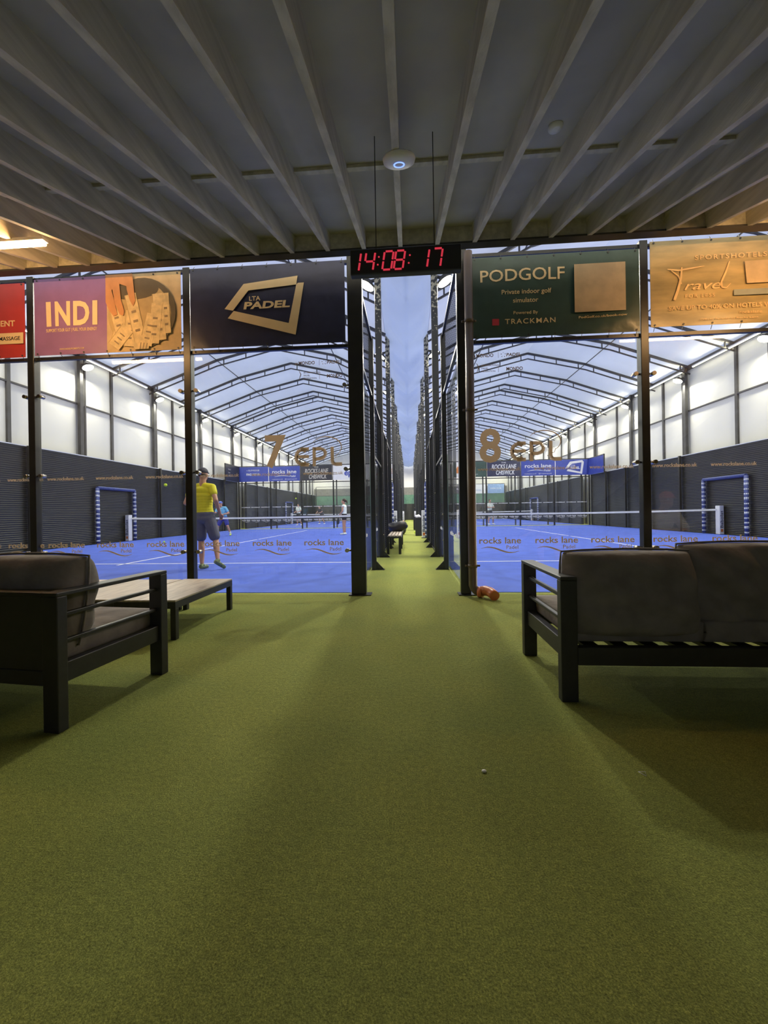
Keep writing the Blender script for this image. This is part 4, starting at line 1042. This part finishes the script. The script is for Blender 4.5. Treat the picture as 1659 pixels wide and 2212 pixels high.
ball((.24, 17.9, .034), 'yellow ball lying on the walkway turf'); ball((-8.9, 13.4, .04), 'yellow ball lying on the blue floor near the net of court seven')
ball((-5.26, 8.0, 1.66), 'yellow ball in flight beside the player in the yellow shirt'); ball((-5.38, 18.0, 1.71), 'yellow ball in flight beyond the net of court seven')

# ================================================================ PEOPLE
def rod(bm, p, q, r0, r1, n=12):
    p, q = Vector(p), Vector(q); tube(bm, [p, p.lerp(q, .33), p.lerp(q, .66), q], [r0, r0+(r1-r0)*.3, r0+(r1-r0)*.66, r1], n); 
    for c, r in ((p, r0), (q, r1)): ellip(bm, c, (r*.99, r*.99, r*.99), n, 8)
def vox(o, size, smooth=4, noise=0):
    m = o.modifiers.new('remesh', 'REMESH'); m.mode = 'VOXEL'; m.voxel_size = size; m.use_smooth_shade = True
    s = o.modifiers.new('smooth', 'SMOOTH'); s.iterations = smooth; s.factor = .5
def person(label, loc, rz, J, skin, shirt, shorts, hair, shoe, vs=.008, cap=None, sleeve=.5, short_len=.75, H=1.8, face=0, sock=None, female=False, cat='person'):
    """J: joints in metres, local +Y is where the chest faces"""
    t = thing('person', label, cat, loc, rz); V = {k: Vector(v) for k, v in J.items()}
    mid = lambda a, b_, k: V[a].lerp(V[b_], k); w = .86 if female else 1
    b = BM()
    hp, ch, nk, hd = V['hip'], V['chest'], V['neck'], V['head']
    for k in range(7):
        c = hp.lerp(ch, k/6); wd = [.155, .15, .135, .135, .15, .165, .17][k]*w; ellip(b, c, (wd, .105*w, .09), 16, 10)
    ellip(b, ch.lerp(nk, .45), (.16*w, .095, .1), 16, 10)
    rod(b, ch.lerp(nk, .6), hd, .062*w, .055*w)
    for s in 'lr':
        rod(b, nk.lerp(V['sh_'+s], .3)-Vector((0, 0, .04)), V['sh_'+s], .058*w, .056*w); rod(b, V['sh_'+s], V['el_'+s], .052*w, .040*w); rod(b, V['el_'+s], V['wr_'+s], .041*w, .027*w)
        rod(b, mid('hp_'+s, 'kn_'+s, 0), V['kn_'+s], .088*w, .054*w); rod(b, V['kn_'+s], mid('kn_'+s, 'an_'+s, .35), .052*w, .056*w); rod(b, mid('kn_'+s, 'an_'+s, .35), V['an_'+s], .056*w, .034*w)
        # hand: palm, four fingers, thumb
        wr = V['wr_'+s]; d = (wr-V['el_'+s]).normalized(); sg = 1 if s == 'r' else -1
        side = d.cross(Vector((0, 0, 1)) if abs(d.z) < .8 else Vector((0, 1, 0))).normalized(); nn = d.cross(side)
        pc = wr+d*.05; 
        rod(b, wr+d*.015, wr+d*.075, .026, .030, 10)
        for k in range(4):
            base = wr+d*.085+side*(-.026+.0175*k); L = (.060, .072, .078, .066)[k]
            m1 = base+d*L*.5+nn*.008*sg; m2 = m1+d*L*.28+nn*.028*sg; rod(b, base-d*.02, m1, .0088, .008, 8); rod(b, m1, m2, .008, .0068, 8)
        tb = wr+d*.035+side*.028; tm = tb+d*.03+side*.026; rod(b, tb, tm, .011, .0095, 8); rod(b, tm, tm+d*.03+nn*.008*sg, .0095, .008, 8)
    # head facing local +Y turned by face
    rm = Matrix.Rotation(face, 4, 'Z')
    hb = lambda v: hd + (rm @ Vector(v))
    ellip(b, hb((0, -.005, .02)), (.077, .095, .105), 18, 12, rot=rm); ellip(b, hb((0, .035, -.045)), (.058, .058, .062), 14, 10, rot=rm); ellip(b, hb((0, .098, -.005)), (.014, .02, .026), 10, 8, rot=rm)
    for s in (-1, 1): ellip(b, hb((s*.079, -.005, -.005)), (.012, .02, .032), 10, 8, rot=rm)
    rod(b, hb((-.02, .086, -.05)), hb((.02, .086, -.05)), .008, .008, 8)
    o = mk('body', b, skin, t); vox(o, vs, 3)
    for s in (-1, 1):
        b = BM(); ellip(b, hb((s*.03, .082, .018)), (.012, .008, .008), 10, 8, rot=rm); mk('eye', b, M['white'], t)
        e_ = BM(); ellip(e_, hb((s*.03, .089, .018)), (.005, .004, .005), 8, 6, rot=rm); mk('pupil', e_, M['black'], t)
    # hair or cap
    b = BM(); ellip(b, hb((0, -.022, .045)), (.085, .098, .095), 18, 12, rot=rm)
    for v in list(b.verts):
        l = rm.inverted() @ (v.co-hd)
        if l.z < .0 and l.y > -.05: v.co = hd + rm @ Vector((l.x*.9, min(l.y, -.0), max(l.z, .0)))
    if cap:
        hcap = BM(); ellip(hcap, hb((0, -.005, .052)), (.087, .107, .088), 20, 12, rot=rm)
        for v in hcap.verts:
            l = rm.inverted() @ (v.co-hd)
            if l.z < .035: v.co = hd + rm @ Vector((l.x, l.y, .035))
        prism(hcap, [((hb((x, .05+.11*math.sqrt(max(0, 1-(x/.075)**2)), 0))-hd).x, (hb((x, .05+.11*math.sqrt(max(0, 1-(x/.075)**2)), 0))-hd).y) for x in [-.075+.015*i for i in range(11)]], 'z', .038, .048)
        for v in hcap.verts:
            if abs(v.co.z) < .2: v.co += hd
        mk('cap', hcap, cap, t); b.free()
        b = BM(); ellip(b, hb((0, -.035, .0)), (.074, .066, .05), 14, 10, rot=rm); o = mk('hair', b, hair, t)
    else: o = mk('hair', b, hair, t)
    if female:
        b = BM(); rod(b, hb((0, -.10, .05)), hb((0, -.15, .02)), .03, .035); rod(b, hb((0, -.15, .02)), hb((0, -.16, -.1)), .035, .015); mk('ponytail', b, hair, t)
    # shirt
    b = BM()
    for k in range(8):
        c = hp.lerp(ch, .0+k/7*1.0) + Vector((0, 0, .01)); wd = [.182, .176, .168, .165, .172, .182, .188, .19][k]*w; ellip(b, c, (wd, .128*w, .085), 18, 10)
    ellip(b, ch.lerp(nk, .42), (.178*w, .112, .105), 18, 10)
    for s in 'lr':
        rod(b, nk.lerp(V['sh_'+s], .25)-Vector((0, 0, .03)), V['sh_'+s], .066*w, .070*w)
        if sleeve > 0: rod(b, V['sh_'+s], mid('sh_'+s, 'el_'+s, sleeve), .068*w, .064*w)
    o = mk('shirt', b, shirt, t); vox(o, vs, 3)
    # shorts
    b = BM(); ellip(b, hp+Vector((0, 0, .02)), (.185*w, .135*w, .10), 18, 10); ellip(b, hp-Vector((0, 0, .05)), (.19*w, .135*w, .11), 18, 10)
    for s in 'lr': rod(b, V['hp_'+s], mid('hp_'+s, 'kn_'+s, short_len), .108*w, .098*w, 16)
    o = mk('shorts', b, shorts, t); vox(o, vs, 3)
    # shoes
    for s in 'lr':
        a = V['an_'+s]; toe = V['toe_'+s]; d = (toe-a); d.z = 0; d = d.normalized() if d.length > 1e-4 else Vector((0, 1, 0)); 
        b = BM(); heel = a-d*.035-Vector((0, 0, .04)); rod(b, heel, toe, .042, .036, 12); ellip(b, a-Vector((0, 0, .02)), (.045, .045, .045), 12, 8)
        o = mk('shoe', b, shoe, t); vox(o, vs, 2)
        if sock: b = BM(); rod(b, a-Vector((0, 0, .01)), a.lerp(V['kn_'+s], .22), .043, .046); mk('sock', b, sock, t)
    return t
BASE = dict(hip=(0, 0, .96), chest=(0, 0, 1.27), neck=(0, 0, 1.50), head=(0, .02, 1.655), sh_l=(-.185, 0, 1.44), sh_r=(.185, 0, 1.44), el_l=(-.24, 0, 1.17), el_r=(.24, 0, 1.17), wr_l=(-.25, .08, .93), wr_r=(.25, .08, .93),
            hp_l=(-.09, 0, .90), hp_r=(.09, 0, .90), kn_l=(-.11, .02, .49), kn_r=(.11, .02, .49), an_l=(-.12, 0, .085), an_r=(.12, 0, .085), toe_l=(-.14, .17, .035), toe_r=(.14, .17, .035))
def P_(**k): d = dict(BASE); d.update(k); return d
M['yellow'] = mat('yellow_sports_shirt', (.66, .62, .015, 1), .7, var=.06, bump=.2, bscale=14)
M['greyshort'] = mat('grey_shorts_fabric', (.115, .12, .155, 1), .8, var=.1, bump=.2, bscale=14)
M['navycap'] = mat('navy_cap', (.025, .028, .05, 1), .7)
M['hair_d'] = mat('dark_hair', (.03, .018, .012, 1), .6); M['shoe_d'] = mat('grey_green_shoe', (.05, .07, .06, 1), .6, vscale=30, col2=(.25, .32, .12, 1))
person('player in a yellow shirt, grey shorts and navy cap seen from behind on court seven', (-3.72, 6.8, 0), R(0),
       P_(hip=(-.02, 0, .99), chest=(-.06, .02, 1.33), neck=(-.07, .03, 1.575), head=(-.06, .05, 1.735), sh_l=(-.265, .03, 1.49), sh_r=(.125, .02, 1.50), el_l=(-.36, -.02, 1.22), el_r=(.235, -.07, 1.26), wr_l=(-.24, .2, 1.08), wr_r=(.22, .1, 1.03),
          hp_l=(-.11, 0, .93), hp_r=(.07, 0, .93), kn_l=(-.12, .06, .53), kn_r=(.17, .03, .54), an_l=(-.08, .0, .10), an_r=(.28, -.12, .20), toe_l=(-.08, .17, .035), toe_r=(.33, .01, .045)),
       M['skin'], M['yellow'], M['greyshort'], M['hair_d'], M['shoe_d'], .009, cap=M['navycap'], sleeve=.45, short_len=.82, sock=None)
M['lblue'] = mat('light_blue_polo', (.16, .46, .72, 1), .7); M['bshort'] = mat('blue_shorts', (.03, .04, .3, 1), .8); M['bcap'] = mat('blue_cap', (.10, .16, .5, 1), .7); M['yshoe'] = mat('lime_shoe', (.55, .7, .1, 1), .6)
M['wfab'] = mat('white_sportswear', (.72, .78, .76, 1), .8); M['kfab'] = mat('black_sportswear', (.025, .025, .03, 1), .8)
person('player in a light blue polo, blue shorts and lime shoes on court seven', (-8.75, 17.6, 0), R(180),
       P_(hip=(0, 0, .86), chest=(.03, .06, 1.15), neck=(.05, .1, 1.36), head=(.07, .14, 1.49), sh_l=(-.14, .08, 1.31), sh_r=(.24, .08, 1.31), el_l=(-.30, .08, 1.06), el_r=(.33, .12, 1.06), wr_l=(-.08, .26, 1.0), wr_r=(.2, .34, 1.1),
          hp_l=(-.1, 0, .80), hp_r=(.1, 0, .80), kn_l=(-.24, .1, .45), kn_r=(.24, .1, .45), an_l=(-.33, 0, .1), an_r=(.30, 0, .1), toe_l=(-.38, .14, .035), toe_r=(.34, .15, .035)),
       M['skin'], M['lblue'], M['bshort'], M['hair_d'], M['yshoe'], .012, cap=M['bcap'], sleeve=.6, short_len=.7, sock=M['wfab'])
wt = person('woman in a white sleeveless top and black shorts holding a racket on court seven', (-2.93, 17.2, 0), R(80),
       P_(hip=(0, 0, .90), chest=(0, 0, 1.16), neck=(0, 0, 1.36), head=(0, .02, 1.50), sh_l=(-.15, 0, 1.30), sh_r=(.15, 0, 1.30), el_l=(-.18, .03, 1.06), el_r=(.18, .03, 1.06), wr_l=(-.13, .18, .90), wr_r=(.12, .2, .88),
          hp_l=(-.08, 0, .84), hp_r=(.08, 0, .84), kn_l=(-.09, .02, .46), kn_r=(.09, .02, .46), an_l=(-.09, 0, .085), an_r=(.09, 0, .085), toe_l=(-.1, .15, .035), toe_r=(.1, .15, .035)),
       M['skin'], M['wfab'], M['kfab'], M['hair_d'], M['wfab'], .012, sleeve=0, short_len=.3, female=True)
def racket(loc, rot, label):
    t = thing('padel_racket', label, 'racket', loc); t.rotation_euler = rot
    b = BM(); prism(b, [(.13*math.cos(R(a)), -.22+.14*math.sin(R(a))) for a in range(0, 360, 15)], 'y', -.018, .018); mk('head', b, M['black'], t, bevel=.006)
    b = BM(); rod(b, (0, 0, -.08), (0, 0, .06), .016, .015); mk('grip', b, M['rubber'], t)
racket((-3.20, 17.28, .82), (0, R(20), R(80)), 'black padel racket held low by the woman in white')
person('player in a white shirt and black shorts on the court behind court seven', (-9.15, 31.3, 0), R(160), P_(el_l=(-.3, .1, 1.2), wr_l=(-.1, .3, 1.1), wr_r=(.15, .3, 1.1), kn_l=(-.2, .1, .5), an_l=(-.28, 0, .09), toe_l=(-.3, .15, .035)), M['skin'], M['wfab'], M['kfab'], M['hair_d'], M['wfab'], .016, sleeve=.6)
person('player dressed in black on the court behind court seven, leaning forward', (-7.8, 34.0, 0), R(150), P_(chest=(0, .15, 1.2), neck=(0, .25, 1.38), head=(0, .33, 1.5), sh_l=(-.18, .22, 1.33), sh_r=(.18, .22, 1.33), el_l=(-.28, .3, 1.1), el_r=(.28, .3, 1.1), wr_l=(-.1, .5, 1.0), wr_r=(.2, .52, 1.0), kn_l=(-.2, .15, .48), kn_r=(.2, .15, .48), an_l=(-.3, 0, .09), an_r=(.3, 0, .09), toe_l=(-.32, .15, .035), toe_r=(.32, .15, .035)), M['skin'], M['kfab'], M['kfab'], M['hair_d'], M['wfab'], .016, sleeve=.6)
person('player in a white shirt and black shorts on the court behind court eight', (5.6, 27.2, 0), R(-150), P_(el_l=(-.28, .12, 1.2), el_r=(.28, .12, 1.2), wr_l=(-.1, .34, 1.2), wr_r=(.1, .34, 1.2), kn_l=(-.2, .1, .5), an_l=(-.28, 0, .09), toe_l=(-.3, .15, .035)), M['skin'], M['wfab'], M['kfab'], M['hair_d'], M['wfab'], .016, sleeve=.6)

person('person with dark hair slumped low on the sofa, only the hair showing above the cushions', (2.12, 2.36, 0), 0,
       P_(head=(0, .0, .645), neck=(0, .1, .56), chest=(0, .27, .53), hip=(0, .50, .52), sh_l=(-.17, .14, .54), sh_r=(.17, .14, .54), el_l=(-.24, .36, .52), el_r=(.24, .36, .52), wr_l=(-.1, .5, .64), wr_r=(.1, .5, .64),
          hp_l=(-.09, .5, .52), hp_r=(.09, .5, .52), kn_l=(-.12, .92, .56), kn_r=(.12, .92, .56), an_l=(-.14, 1.0, .1), an_r=(.14, 1.0, .1), toe_l=(-.15, 1.17, .035), toe_r=(.15, 1.17, .035)),
       M['skin'], M['kfab'], M['greyshort'], M['hair_d'], M['wfab'], .014, sleeve=.6)

# person in an armchair at the edge of the lounge, seen mirrored in the court glass
sofa('armchair', 'black framed armchair with taupe cushions beside the longer sofa', (3.36, 3.0, 0), 0, .76, 1, False, 1, [(.0, 6, .0, .13)])
person('person in a pale shirt and red cap seated in the armchair', (3.74, 3.22, 0), 0,
       P_(head=(0, .26, 1.10), neck=(0, .17, .96), chest=(0, .10, .76), hip=(0, .0, .52), sh_l=(-.2, .13, .90), sh_r=(.2, .13, .90), el_l=(-.27, .26, .66), el_r=(.27, .26, .66), wr_l=(-.09, .46, .68), wr_r=(.09, .46, .68),
          hp_l=(-.09, .02, .51), hp_r=(.09, .02, .51), kn_l=(-.13, .52, .52), kn_r=(.13, .52, .52), an_l=(-.13, .58, .1), an_r=(.13, .58, .1), toe_l=(-.14, .76, .035), toe_r=(.14, .76, .035)),
       M['skin'], mat('pale_tan_shirt', (.62, .56, .46, 1), .8), M['kfab'], M['hair_d'], M['wfab'], .012, cap=mat('faded_red_cap', (.55, .20, .13, 1), .8), sleeve=.8)
